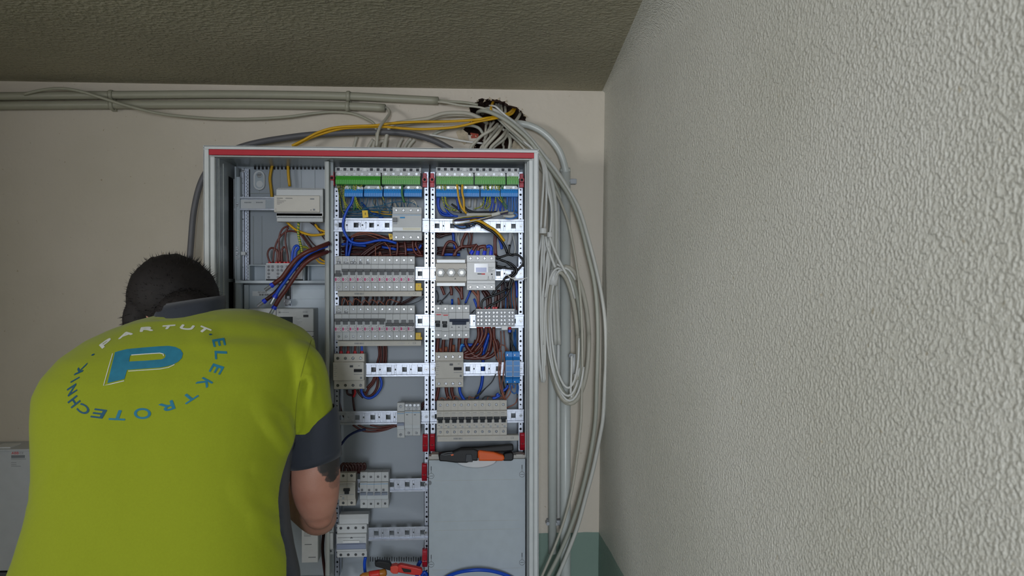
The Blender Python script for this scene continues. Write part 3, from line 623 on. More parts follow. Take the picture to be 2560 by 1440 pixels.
yellow_cap(1039, 708, 1056, 726, 'yellow end cap right of the upper middle breaker row'); yellow_cap(1039, 832, 1055, 849, 'yellow end cap right of the lower middle breaker row')
# --- ten breakers in the right field
L = locs(1092, 1267, 1046, 10, YR-.044, None); pr0 = mcb('x', L[0], 'c')
for i, l in enumerate(L):
    t = pr0 if i == 0 else dup(pr0, l)
    s = 'leftmost' if i == 0 else ('rightmost' if i == 9 else ORD[i])
    t['label'] = f'beige breaker with dark lever, {s} of ten in the right column'; t['category'] = 'circuit breaker'; t['group'] = 'ten beige breakers above the crimping tool'
# --- other modular devices
def at(px0, px1, py0, py1, Yf=YR-.044): p = W((px0+px1)/2, (py0+py1)/2, Yf); return (p.x, YR, p.z)
mcb('grey breaker with black lever and red print, leftmost on the third right rail', at(1087, 1104.5, 762, 846), 'abb', H=.084)
mcb('light breaker with black lever and red print, second on the third right rail', at(1104.5, 1122, 761, 850), 'abb', H=.088)
mcb('three-pole grey breaker with long navy lever on the third right rail', at(1122, 1174, 762, 846), 'abb', poles=3, H=.084, w=.0172, name='three_pole_breaker')
def rcd(label, l, h, m='beige', style=0, w=.0745):
    t = lthing('residual_current_device', label, 'residual current switch', l); H = h
    if style == 0: pr = profile(H, .044, .058 , -.021, .0245)
    else: pr = profile(H, .044, .052, -.021, .0225)
    MB().prism(pr, -w/2, w/2).build('body', M[m], t, bevel=.0007); d2 = -min(p[0] for p in pr)
    xs = [-w/2+w*(k+.5)/4 for k in range(4)]; screws_part(t, [(x, H/2-.0115) for x in xs]+[(x, -H/2+.0095) for x in xs], -.044, .0036)
    mb = MB(); mb.box((w/2-.024, -d2-.002, -.0005), (w/2-.004, -d2, .0075)); o = mb.build('lever', M['togd'], t, bevel=.001)
    MB().prism([(-d2-.001, .001), (-d2-.006, .002), (-d2-.006, .005), (-d2-.001, .006)], w/2-.023, w/2-.005).build('lever_grip', M['dark'], o, bevel=.0005)
    MB().box((w/2-.034, -d2-.0015, .0115), (w/2-.026, -d2, .0165)).build('test_button', M['togd'], t, bevel=.0006)
    mb = MB(); mb.box((w/2-.014, -d2-.0003, .0145), (w/2-.009, -d2, .016)); mb.box((w/2-.024, -d2-.0003, -.0065), (w/2-.003, -d2, -.0055)); 
    for i in range(7): mb.box((-w/2+.002, -d2-.0003, .019-i*.005), (-w/2+.006+(i*37 % 5)*.001, -d2, .0196-i*.005))
    mb.box((-w/2+.012, -d2-.0003, .0196), (w/2-.004, -d2, .0199)); mb.box((w/2-.009, -d2-.0003, -.017), (w/2-.004, -d2, -.012)); mb.build('fine_print', M['inkg'], t)
    return t
rcd('beige four-pole residual current switch with red wire ferrules on top', at(836, 910, 884, 973), .088)
rcd('light beige residual current switch in the right column above ten breakers', at(1090, 1157, 881, 968), .088, 'beige', 1, .0695)
def blue_rcd():
    l = at(983, 1053, 519, 600); t = lthing('residual_current_device', 'grey residual current switch with a blue stripe on the top middle rail', 'residual current switch', l); w = .072; H = .083
    pr = profile(H, .044, .056, -.0205, .0245); MB().prism(pr, -w/2, w/2).build('body', M['plas'], t, bevel=.0007); xs = [-w/2+w*(k+.5)/4 for k in range(4)]
    screws_part(t, [(x, .0335) for x in xs]+[(x, -.0335) for x in xs], -.044, .0034)
    y = -.056; MB().box((-w/2+.0005, y-.0004, .0205), (w/2-.0005, y, .0215)).build('blue_stripe', M['sky'], t)
    MB().box((-w/2+.019, y-.001, .0125), (-w/2+.031, y, .0165)).build('test_button', M['sky'], t, bevel=.0005)
    MB().box((-w/2+.001, y-.004, .0035), (-w/2+.0125, y, .014)).build('lever', M['tog'], t, bevel=.001)
    MB().box((-w/2+.003, y-.002, -.002), (-w/2+.011, y, .003)).build('indicator', mat('indicator_grey', (160, 165, 175), .4), t)
    MB().prism([(y, -.019), (y-.002, -.0185), (y-.002, -.0095), (y, -.009)], -w/2+.001, w/2-.001).build('label_holder', M['tileplas'], t, bevel=.0003)
    MB().box((-w/2+.026, y-.0026, -.017), (w/2-.003, y-.002, -.0105)).build('label_strip', mat('cream_strip', (232, 230, 212), .5), t)
blue_rcd()
# aux breaker group (lower middle rail): one narrow breaker and two arc detector modules
t = lthing('breaker', 'pale breaker with slate lever, leftmost of three on the lower middle rail', 'circuit breaker', at(993, 1012, 1007, 1095))
MB().prism(profile(.088, .044, .054, -.021, .0225), -.0095, .009).build('body', M['plas'], t, bevel=.0006); screws_part(t, [(-.001, .0345), (-.001, -.0355)], -.044, .0034)
MB().box((-.0085, -.0545, .018), (.0085, -.054, .019)).build('blue_stripe', M['sky'], t); MB().prism([(-.0535, -.011), (-.0605, -.010), (-.0605, -.004), (-.0535, -.003)], -.0085, .0085).build('toggle', M['lilac'], t, bevel=.0006)
MB().box((-.0085, -.0555, -.020), (.0085, -.054, -.0125)).build('label_holder', M['tileplas'], t)
for k, (x0, x1, s) in enumerate(((1012, 1031.5, 'middle'), (1031.5, 1051, 'rightmost'))):
    t = lthing('breaker', f'pale module with paired bright screws on top, {s} of three on the lower middle rail', 'circuit breaker', at(x0, x1, 1007, 1090))
    MB().prism(profile(.082, .044, .054, -.021, .0225), -.0096, .0096).build('body', M['plas'], t, bevel=.0006); screws_part(t, [(0, .0265), (0, -.0335)], -.044, .003)
    o = MB().box((-.009, -.052, .032), (.009, -.044, .0405)).build('terminal_head', M['blockg'], t, bevel=.0006)
    mb = MB(); [screw(mb, x, .0363, -.052, .0026) for x in (-.0045, .0045)]; mb.build('head_screws', [M['screw'], M['plas2']], o)
    MB().box((-.009, -.0545, .018), (.009, -.054, .019)).build('blue_stripe', M['sky'], t); MB().box((-.006, -.0545, .0125), (-.001, -.054, .0145)).build('state_window', M['tog'], t)
    MB().box((-.009, -.0555, -.020), (.009, -.054, -.0125)).build('label_holder', M['tileplas'], t)
# lower left devices beside and behind the arm
t = mcb('dim beige breaker with two sockets right beside the elbow', at(848, 889, 1185, 1262), 'c', poles=2, w=.0205, H=.078, name='two_pole_breaker')
t = mcb('single-pole grey breaker left of the blue-striped triple breaker', at(900, 919, 1180, 1271), 'b', H=.090, name='single_pole_breaker')
t = mcb('triple-pole breaker with a blue stripe on the sixth middle rail', at(919, 971, 1180, 1271), 'b', poles=3, w=.0175, H=.090, name='three_pole_breaker')
t = lthing('main_switch', 'grey four-pole main switch on the lowest middle rail', 'main switch', at(844, 916, 1312, 1393, YR-.044)); w = .073
MB().prism(profile(.082, .044, .054, -.023, .0205), -w/2, w/2).build('body', M['plas'], t, bevel=.0007); screws_part(t, [(-w/2+w*(k+.5)/4, z) for k in range(4) for z in (.0325, -.034)], -.044, .0034)
MB().prism([(-.001, .036), (-.001, .062), (-.030, .062), (-.036, .052), (-.036, .040), (-.04, .040)], -w/2+.004, w/2+.003).build('rear_housing', M['plas'], t, bevel=.001)
MB().prism([(-.053, -.018), (-.060, -.015), (-.060, -.004), (-.053, -.002)], -w/2+.001, w/2-.001).build('toggle_bar', M['lilac'], t, bevel=.0008)
MB().box((-w/2+.016, -.0615, .0), (w/2-.016, -.053, .006)).build('handle', M['plas2'], t, bevel=.0006); MB().box((-w/2+.003, -.0545, .0115), (w/2-.003, -.054, .0122)).build('blue_line', M['ink'], t)
MB().slab([(-.004, .010), (.004, .010), (0, .0135)], -.0546, -.054).build('triangle_mark', M['ink'], t)
t = lthing('control_module', 'shaded white relay box partly behind the elbow', 'module', at(755, 795, 1312, 1408, 2.0)); 
MB().prism([(-.001, -.046), (-.001, .048), (-.030, .052), (-.046, .046), (-.046, -.046)], -.02, .019).build('body', M['plas2'], t, bevel=.0008)
mb = MB(); [mb.box((-.015, -.0463, .034-i*.003), (.002+(i*7 % 5)*.002, -.046, .0348-i*.003)) for i in range(6)]; mb.box((-.004, -.0463, -.034), (.014, -.046, -.032)); mb.box((-.013, -.0463, -.002), (.004, -.046, 0)); mb.build('fine_print', M['inkg'], t)
MB().prism([(-.001, .044), (-.034, .050), (-.034, .058), (-.001, .058)], -.028, .004).build('top_terminal', M['plas'], t, bevel=.0008)
t = lthing('terminal_module', 'narrow dim terminal module between the elbow and the main switch', 'module', at(818, 832, 1318, 1390, 2.0)); MB().prism(profile(.072, .036, .044, -.02, .02), -.007, .007).build('body', M['plas'], t, bevel=.0006); screws_part(t, [(0, .027), (0, -.027)], -.036)
# fuse block with three screw caps
t = lthing('fuse_block', 'grey fuse block with three round screw caps on the second right rail', 'fuse holder', at(1089, 1166, 647, 716, 1.995)); w = .077
MB().prism([(-.001, -.033), (-.001, .034), (-.036, .034), (-.0375, .0335), (-.0375, .0245), (-.046, .022), (-.046, -.0215), (-.0375, -.0245), (-.0375, -.0335), (-.036, -.034)], -w/2, w/2).build('body', M['beige'], t, bevel=.0006)
for z0, z1 in ((.0245, .0325), (-.0335, -.0255)):
    o = MB().box((-w/2+.003, -.0395, z0), (w/2-.003, -.0370, z1)).build('clear_cover', M['tileplas'], t, bevel=.0005)
    MB().box((-w/2+.0015, -.0398, z0-.0005), (-w/2+.0025, -.037, z1+.0005)).build('cover_edge', M['dark'], o); MB().box((w/2-.0025, -.0398, z0-.0005), (w/2-.0015, -.037, z1+.0005)).build('cover_edge', M['dark'], o)
for i in range(3):
    x = -w/2+.0125+i*.0262; pts = []
    for k in range(40): a = 2*PI*k/40; r = .0108+.0009*math.cos(a*6); pts.append((x+math.cos(a)*r, math.sin(a)*r))
    o = MB().slab(pts, -.0565, -.046).build('screw_cap', mat('cap_grey', (176, 178, 178), .35), t, bevel=.0012)
    for k in range(6): a = 2*PI*k/6+.3; MB().cyl((x+math.cos(a)*.0078, -.0572, math.sin(a)*.0078), .0022, .001, n=8).build('grip_rib', M['plas'], o)
    MB().ring((x, -.0573, 0), .0045, .0062, .0012).build('window_rim', M['plas2'], o); MB().cyl((x, -.0568, 0), .0045, .001, n=18).build('window', mat('window_cream', (232, 226, 206), .2), o)
MB().slab([(.008, -.0165), (.013, -.0165), (.0105, -.0135)], -.0463, -.046).build('printed_mark', M['ink'], t)
# energy meter on the rail
t = lthing('energy_meter', 'white energy meter with a small purple display on the second right rail', 'meter', at(1168, 1238, 638, 725, 1.985)); w = .0705
MB().prism(profile(.0875, .050, .060, -.0195, .0265), -w/2, w/2).build('body', M['plas2'], t, bevel=.001)
screws_part(t, [(-w/2+w*(k+.5)/4, .0355) for k in range(4)]+[(-w/2+w*(k+.5)/4, -.036) for k in range(4)], -.050, .0036)
MB().box((-w/2+.018, -.0608, .0), (w/2-.018, -.060, .0225)).build('display_bezel', mat('bezel_pale', (234, 236, 242), .15), t, bevel=.0006); MB().box((-w/2+.022, -.0612, .001), (w/2-.022, -.0606, .0125)).build('display', M['lcd'], t)
mb = MB(); mb.box((-w/2+.026, -.0603, -.0045), (-w/2+.036, -.060, -.002)); [mb.box((w/2-.017, -.0603, .013-i*.0028), (w/2-.003-(i % 3)*.003, -.060, .0136-i*.0028)) for i in range(5)]; mb.box((w/2-.011, -.0603, -.006), (w/2-.007, -.060, -.002)); mb.box((w/2-.021, -.0603, -.0165), (w/2-.0145, -.060, -.0158)); mb.box((w/2-.011, -.0603, -.0165), (w/2-.003, -.060, -.0158)); mb.box((w/2-.008, -.0603, -.0145), (w/2-.007, -.060, -.0085)); mb.box((w/2-.018, -.0603, -.0145), (w/2-.017, -.060, -.0085)); mb.build('fine_print', M['ink'], t)
MB().box((-w/2+.036, -.0603, -.005), (-w/2+.045, -.060, -.002)).build('red_print', M['abb'], t); MB().box((-w/2+.0005, -.0515, -.0285), (w/2-.0005, -.050, -.0275)).build('groove', M['inkg'], t)
# power supply
p = W(746.5, 510, 2.0); t = lthing('power_supply', 'wide grey power supply unit on the top left rail', 'power supply', (p.x, 2.0, p.z)); w = .116; D = .058
MB().box((-w/2+.004, 0, -.030), (w/2+.001, D, .036)).build('body', M['plas'], t, bevel=.001)
MB().prism([(0, -.022), (-.006, -.020), (-.006, .0195), (-.001, .021), (0, .021)], -w/2, w/2-.006).build('front_panel', M['beige'], t, bevel=.0008)
MB().prism([(.001, .020), (.001, .034), (.006, .040), (D-.01, .042), (D-.01, .020)], -w/2+.006, w/2).build('top_terminals', M['plas'], t, bevel=.001)
MB().prism([(.0, -.022), (.0, -.032), (.006, -.035), (.004, -.043), (.012, -.044), (D-.01, -.042), (D-.01, -.022)], -w/2+.004, w/2).build('bottom_terminals', M['plas'], t, bevel=.001)
for i in range(30): MB().box((-w/2+.008+i*.0035, -.0004, -.0335), (-w/2+.0098+i*.0035, .003, -.0315)).build('contact_slot', M['inkg'], t)
mb = MB(); [mb.box((-w/2+.008+i*.0035, .001, .0355), (-w/2+.0095+i*.0035, .004, .037)) for i in range(29)]; mb.build('vent_row', M['inkg'], t)
mb = MB()
for i, (a, b) in enumerate(((.007, .022), (.028, .047))): [mb.box((-w/2+a+k*.0024, -.0063, .0125), (-w/2+a+k*.0024+.0017, -.006, .014)) for k in range(int((b-a)/.0024))]
for i in range(5): mb.box((-w/2+.007, -.0063, .0095-i*.0028), (-w/2+.014+(i*3 % 4)*.005, -.006, .0102-i*.0028))
mb.box((-w/2+.004, -.0063, -.0185), (w/2-.012, -.006, -.0182)); mb.box((-w/2+.004, -.0063, -.0185), (-w/2+.0043, -.006, -.011)); mb.build('fine_print', M['ink'], t)
mb = MB(); mb.box((w/2-.029, -.0063, .0105), (w/2-.019, -.006, .0135)); mb.box((w/2-.022, -.0063, -.0165), (w/2-.017, -.006, -.012)); mb.slab([(w/2-.029, -.0165), (w/2-.025, -.0165), (w/2-.027, -.013)], -.0063, -.006); mb.build('badge_print', M['inkg'], t)
# distribution terminal blocks with socket grids
def grid_block(x0, y0, x1, y1, label, cols, rows, Yf=2.0, dep=.045, gap=True, skip=()):
    a, b = W(x0, (y0+y1)/2, Yf), W(x1, (y0+y1)/2, Yf); zt, zb = W((x0+x1)/2, y0, Yf).z, W((x0+x1)/2, y1, Yf).z
    t = thing('terminal_block', label, 'terminal block', ((a.x+b.x)/2, Yf, (zt+zb)/2)); MB().box((a.x, Yf, zb), (b.x, Yf+dep, zt)).build('body', M['blockg'], t, bevel=.0008)
    MB().box((a.x, Yf+.001, zt), (b.x, Yf+dep, zt+.0035)).build('top_rib', M['plas'], t, bevel=.0005); MB().box((a.x, Yf+.002, zb-.0025), (b.x, Yf+dep, zb)).build('base_rib', M['dark'] if gap else M['plas'], t)
    W_ = b.x-a.x; H_ = zt-zb
    for c in range(cols):
        for s in (-1, 1):
            for r in range(rows):
                if (c, s, r) in skip: continue
                mb = MB(); screw(mb, a.x+W_*(c+.5)/cols+s*W_/cols*.21, zt-H_*(r+.6)/(rows+.15), Yf, .0032); mb.build('terminal_screw', [M['ink'], M['screw']], t)
    return t
grid_block(1190, 776, 1287, 815, 'grey terminal block with a grid of forty screws on the third right rail', 5, 4, gap=False)
grid_block(665, 661.5, 757, 698, 'grey terminal block with screws in the left tray behind thick brown cables', 4, 4, 2.04, .04, True, {(k, 1, r) for k in range(4) for r in (2, 3)})
p = W(1261, 819, 2.0); t = thing('marker_tab', 'small white marker tab hanging under the forty-screw terminal block', 'marker', p); mb = MB(); bx(mb, 1254, 815, 1269, 825, 2.0, .006); mb.build('tab', M['plas2'], t, bevel=.0006)
# blue neutral disconnect terminals
for x0, x1, s in ((1264, 1282.5, 'left'), (1282.5, 1301, 'right')):
    p = at(x0, x1, 881, 958, 2.0); t = lthing('neutral_terminal', f'bright blue fuse terminal, {s} one of the pair on the fourth right rail', 'terminal', p, 'pair of bright blue fuse terminals')
    MB().prism([(-.001, -.033), (-.001, .036), (-.030, .040), (-.032, .038), (-.034, .026), (-.044, .018), (-.044, -.022), (-.036, -.030), (-.034, -.040), (-.030, -.041)], -.0092, .0088).build('body', M['blue'], t, bevel=.0006)
    mb = MB(); mb.box((-.0085, -.0448, -.022), (.0082, -.044, .018)); o = mb.build('front_face', M['blued'], t); mb = MB()
    for z in (.018, .005, -.010, -.022): mb.box((-.0088, -.0458, z-.0006), (.0085, -.044, z+.0004))
    for x in (-.0088, .0078): mb.box((x, -.0458, -.022), (x+.0008, -.044, .018))
    mb.build('clear_frame', M['tileplas'], o); screws_part(t, [(-.004, .031), (.004, .0225), (-.004, -.0365), (.004, -.0315)], -.0345, .0022)
# earth / neutral terminal strips
def strip(x0, x1, yg0, yg1, yc1, colour, slotc, label, n, grey, cat='terminal strip', Yf=2.015, name='earth_terminal_strip', hoff=None):
    a, b = W(x0, yc1, Yf), W(x1, yc1, Yf); xm = (x0+x1)/2; z0, z1, z2 = W(xm, yg0, Yf).z, W(xm, yg1, Yf).z, W(xm, yc1, Yf).z; w = b.x-a.x
    t = thing(name, label, cat, ((a.x+b.x)/2, Yf, z1)); c = .004
    MB().slab([(a.x, z1), (a.x, z0-c), (a.x+c, z0), (b.x-c, z0), (b.x, z0-c), (b.x, z1)], Yf+.002, Yf+.03).build('grey_housing', M[grey], t, bevel=.0006)
    MB().prism([(Yf+.03, z1), (Yf, z1), (Yf-.004, z1-.0105), (Yf-.004, z2), (Yf+.03, z2)], a.x+.0004, b.x-.0004).build('coloured_body', M[colour], t, bevel=.0004)
    zm = z1-.0105
    for i in range(n):
        x = a.x+w*(i+.5)/n
        MB().box((x-.0008, Yf-.0015, z1-.0075), (x+.0008, Yf+.003, z1-.0025)).build('wire_slot', M['ink'], t)
        MB().box((x-w/n*.3, Yf-.0052, z2+.001), (x+w/n*.3, Yf-.003, zm+.0005)).build('push_button', M[slotc], t)
    k = max(1, int(w/.0165))
    for i in range(k):
        x = a.x+w*(i+.5)/k; mb = MB(); screw(mb, x, z1+(z0-z1)*.5, Yf+.002, .0027); mb.build('terminal_screw', [M['screw'], M['plas2']], t)
    mb = MB(); [mb.box((a.x+w*(i+.5)/k-.009, Yf+.0016, z1+.0012), (a.x+w*(i+.5)/k-.005, Yf+.0022, z1+.0021)) for i in range(k)]; mb.build('fine_print', M['ink'], t)
    return t
# grey carrier rows with square notches above the green strips
for x0, x1, lb in ((838, 1053, 'middle'), (1090, 1298, 'right-hand')):
    Yc = 2.02; a, b = W(x0, 424, Yc), W(x1, 424, Yc); z0, z1 = W(x0, 418, Yc).z, W(x0, 431, Yc).z
    t = thing('terminal_carrier', f'light grey notched carrier above the {lb} green terminals', 'terminal carrier', ((a.x+b.x)/2, Yc, z0)); MB().box((a.x, Yc, z1), (b.x, Yc+.03, z0)).build('body', M['plas'], t, bevel=.0006)
    n = 13
    for i in range(n):
        x = a.x+(b.x-a.x)*(i+.45)/n; MB().box((x-.0036, Yc-.0004, z0-.0085), (x+.0036, Yc+.002, z0-.0015)).build('notch', M['ink'] if i % 5 != 4 else M['plas2'], t)
        MB().box((x+.0055, Yc-.0004, z0-.0085), (x+.0085, Yc+.001, z0-.0075)).build('notch_mark', M['ink'], t)
for a in ((839, 952, 'left green strip of the middle column, saturated green earth terminals', 20, 'green', 'green'), (954.5, 1051, 'second green strip of the middle column, next to a red clamp', 17, 'greend', 'green')):
    strip(a[0], a[1], 429, 440, 461, a[4], a[5], a[2], a[3], 'plas')
for a in ((1090, 1184, 'widest green strip at the left of the right column', 17), (1186.5, 1264, 'green strip in the middle of the right column', 14), (1266.5, 1297, 'short green strip at the right end of the right column', 5)):
    strip(a[0], a[1], 430, 441, 461, 'greend', 'green', a[2], a[3], 'plas2')
for a in ((861, 908, 'leftmost blue neutral strip in the middle column behind green wires', 8), (910, 957, 'second blue neutral strip in the middle column', 8), (959, 1009, 'third blue neutral strip in the middle column', 8), (1010, 1055, 'rightmost blue neutral strip in the middle column', 8)):
    strip(a[0], a[1], 464, 473, 492, 'blue', 'blued', a[2], a[3], 'plas', Yf=2.03, name='neutral_terminal_strip')
for a in ((1090, 1151, 'leftmost blue neutral strip of the right column', 10), (1152.5, 1199, 'blue neutral strip right of the thick yellow wires', 8), (1201, 1250, 'third blue neutral strip of the right column', 8), (1251, 1295, 'rightmost blue neutral strip of the right column', 8)):
    strip(a[0], a[1], 464, 473, 492, 'blue', 'blued', a[2], a[3], 'plas2', Yf=2.03, name='neutral_terminal_strip')
# electricity meter behind the shoulder
p = W(744, 850, 2.03); t = thing('electricity_meter', 'grey electricity meter with dark display behind the person\'s shoulder', 'meter', (p.x, 2.03, p.z))
mb = MB(); bx(mb, 691, 771, 784, 940, 2.03, .07); body = mb.build('body', M['plas'], t, bevel=.003)
mb = MB(); bx(mb, 622, 771, 691, 940, 2.045, .05); mb.build('side_wing', M['plas'], t, bevel=.002)
mb = MB(); bx(mb, 696, 792, 732, 830, 2.0295, .002); mb.build('display', M['lcdd'], t)
mb = MB(); bx(mb, 758, 787, 771, 793, 2.0293, .002); mb.build('black_badge', M['ink'], t, bevel=.0003); mb = MB(); bx(mb, 696.5, 779, 701, 783, 2.0293, .001); text_on(mb, 'E320', W(763, 780, 2.03).x, W(763, 780, 2.03).z, 2.0295, .0058)
for i in range(7): bx(mb, 734.5, 792+i*3.1, 741+(i*5 % 7)*2.4, 792.6+i*3.1, 2.0295, .0005)
for i in range(5): bx(mb, 703+i*4, 780.5, 705.6+i*4, 781.6, 2.0295, .0005)
mb.build('fine_print', M['inkg'], t)
mb = MB(); bx(mb, 690, 828, 785, 829, 2.0292, .001); bx(mb, 780, 840, 784, 842, 2.0292, .001); mb.build('housing_seam', M['ink'], t)
# enclosure at the lower left on the wall
p = W(20, 1290, 2.04); t = thing('small_enclosure', 'plain light grey wall enclosure with a printed label at the lower left edge', 'enclosure', (W(-40, 1290, 2.04).x, YW, p.z))
mb = MB(); bx(mb, -190, 1126, 150, 1428, 2.04, .1); mb.build('body', M['box'], t, bevel=.002); mb = MB(); bx(mb, -196, 1124, 156, 1129, 2.036, .1); mb.build('lid_rim', M['box'], t, bevel=.001)
mb = MB(); bx(mb, -20, 1118, 26, 1124, 2.05, .05); mb.build('hinge_cap', M['plas2'], t, bevel=.001)
mb = MB(); q = W(38, 1133, 2.04); text_on(mb, 'ABB', q.x, q.z, 2.0396, .009, sx=1.1); mb.build('red_print', M['abb'], t)
mb = MB(); q = W(54, 1133, 2.04); text_on(mb, 'CE', q.x, q.z, 2.0396, .008)
for i, (x0, x1) in enumerate(((28, 62), (28, 64), (28, 41), (28, 40), (28, 52))):
    x = x0
    while x < x1: bx(mb, x, 1139+[0, 8, 17, 22, 26][i], x+1.4, 1140.4+[0, 8, 17, 22, 26][i], 2.0396, .0004); x += 2.2
for i, y in enumerate((1142, 1149, 1156, 1160, 1166)): bx(mb, 76, y, 88+(i % 3)*2, y+1, 2.0396, .0004)
bx(mb, 28, 1138, 62, 1145, 2.0398, .0002, 0); mb.build('label_print', M['inkg'], t)
t = thing('small_enclosure', 'dark grey enclosure just under the light grey one at the lower left edge', 'enclosure', (W(-40, 1500, 2.07).x, YW, W(20, 1500, 2.07).z)); mb = MB(); bx(mb, -170, 1432, 130, 1620, 2.07, .07); mb.build('body', mat('enclosure_dark', (96, 98, 102), .5), t, bevel=.002)
# ---- tools
p = W(1190, 1133, 1.975); t = thing('crimping_tool', 'black crimping tool with an orange handle lying on top of the blank cover', 'tool', (p.x, 1.975, p.z)); t.rotation_euler = (0, math.radians(1), 0)
def ts(pts): return [((x-1191)/1010, -(y-1133)/1010) for x, y in pts]
MB().slab(ts([(1098, 1136), (1104, 1131), (1132, 1129), (1150, 1122), (1185, 1121), (1196, 1125), (1196, 1150), (1182, 1150), (1168, 1155), (1140, 1155), (1118, 1152), (1100, 1151)]), -.012, .012).build('head', M['blk'], t, bevel=.003, local=True)
MB().slab(ts([(1150, 1121), (1200, 1119), (1260, 1113), (1284, 1111), (1285, 1126), (1262, 1129), (1200, 1130), (1160, 1127)]), -.003, .016).build('rear_handle', M['blk'], t, bevel=.003, local=True)
MB().slab(ts([(1194, 1126), (1200, 1124), (1235, 1128), (1260, 1136), (1263, 1144), (1258, 1150), (1196, 1150)]), -.014, .010).build('orange_grip', M['org'], t, bevel=.004, local=True)
MB().slab(ts([(1260, 1132), (1280, 1128), (1285, 1134), (1284, 1148), (1278, 1150), (1258, 1150)]), -.012, .009).build('grip_end', M['blk'], t, bevel=.003, local=True)
mb = MB(); pts = [((x-1191)/1010, -.013, -(y-1133)/1010) for x, y in [(1104, 1133), (1120, 1129), (1132, 1128), (1132, 1132), (1115, 1135), (1104, 1134)]]; mb.tube(pts, .0012, 6); mb.build('wire_guide', M['tog'], t, smooth=True, local=True)
MB().slab(ts([(1128, 1134), (1134, 1132.5), (1136, 1135), (1130, 1137)]), -.0135, -.011).build('orange_catch', M['org'], t, local=True)
MB().cyl((.006, -.0135, -.0115), .003, .003, n=14).build('pivot_mark', M['tog'], t, local=True)
MB().slab(ts([(1166, 1133), (1180, 1133), (1183, 1152), (1164, 1152)]), -.0145, -.011).build('head_clip', M['togd'], t, bevel=.001, local=True)
# utility knife + screwdriver on the cabinet bottom edge
p = W(1000, 1419, 1.97); t = thing('utility_knife', 'red and black utility knife lying at the bottom of the middle column', 'tool', (p.x, 1.97, p.z))
def tk(pts): return [((x-1000)/1012, -(y-1419)/1012) for x, y in pts]
MB().slab(tk([(994, 1411), (1002, 1408), (1040, 1417), (1054, 1421), (1056, 1430), (1050, 1437), (1030, 1435), (995, 1428)]), -.010, .008).build('body', M['redt'], t, bevel=.003, local=True)
MB().slab(tk([(977, 1412), (990, 1409), (998, 1413), (996, 1430), (984, 1430), (977, 1425)]), -.013, .010).build('slider', mat('tool_light_red', (240, 84, 66), .4), t, bevel=.002, local=True)
MB().slab(tk([(938, 1402), (946, 1399), (975, 1403), (980, 1412), (978, 1424), (960, 1418), (940, 1412)]), -.009, .008).build('nose', M['blk'], t, bevel=.002, local=True)
MB().slab(tk([(1004, 1416), (1028, 1421), (1028, 1428), (1010, 1427)]), -.0108, -.009).build('blade_slot', M['blk'], t, bevel=.0005, local=True)
p = W(936, 1436, 1.965); t = thing('screwdriver', 'screwdriver with an amber and red handle at the bottom edge of the photo', 'tool', (p.x, 1.965, p.z)); t.rotation_euler = (0, math.radians(-8), 0)
mb = MB(); mb.tube([(-.035, 0, 0), (-.028, 0, 0), (-.01, 0, 0), (.0, 0, 0), (.012, 0, 0), (.026, 0, 0), (.030, 0, 0)], [.004, .008, .009, .0075, .009, .010, .005], 14); mb.build('handle', M['amber'], t, smooth=True, local=True)
mb = MB(); mb.tube([(-.012, 0, 0), (-.006, 0, 0), (.010, 0, 0), (.014, 0, 0)], [.0095, .0098, .0098, .0096], 14); mb.build('grip_band', M['redt'], t, smooth=True, local=True)
mb = MB(); mb.tube([(-.035, 0, 0), (-.10, 0, -.004)], .0025, 8); mb.build('shaft', M['screw'], t, smooth=True, local=True)
# small yellow wire tags
for pts, lb in (([(905, 526), (919, 526), (921, 543), (907, 545)], 'yellow wire tag among the wires above the top middle rail'), ([(971, 584), (980, 585), (983, 597), (974, 599)], 'yellow wire tag left below the blue-striped residual current switch')):
    q = [(W(x, y, 2.03).x, W(x, y, 2.03).z) for x, y in pts]; t = thing('wire_tag', lb, 'tag', (q[0][0], 2.03, q[0][1])); MB().slab(q, 2.03, 2.032).build('tag', M['yel'], t)
    mb = MB(); a, b = Vector(q[0]), Vector(q[2]); m_ = (a+b)/2
    for i in range(3): mb.box((m_.x-.001+i*.001, 2.0296, m_.y-.003), (m_.x-.0005+i*.001, 2.03, m_.y+.003))
    mb.build('print', M['ink'], t)
# ---------------------------------------------------------------- wiring inside the cabinet
rw = random.Random(11); m = M
def wl(c, lst, Y, r, mt, label, group=None, cat='wire', name='wire', ends=(), seg=5):
    """several look-alike wires: same label and group"""
    g = group or label
    n_ = len(lst); mx = sorted(range(n_), key=lambda i: sum(q[0] for q in lst[i])/len(lst[i])); rk = {i: j for j, i in enumerate(mx)}
    for k, pts in enumerate(lst):
        lb = label
        if n_ > 1 and len(label.split()) <= 13:
            if n_ == 2: lb = label+', '+('left' if rk[k] == 0 else 'right')+' one'
            else: lb = label+', '+('leftmost' if rk[k] == 0 else 'rightmost' if rk[k] == n_-1 else ORD[rk[k]]+' from left' if rk[k] < 15 else 'far right')
        wire(c, pts, Y, r, mt, lb, cat, name, g if n_ > 1 else group, seg=seg, ends=ends)
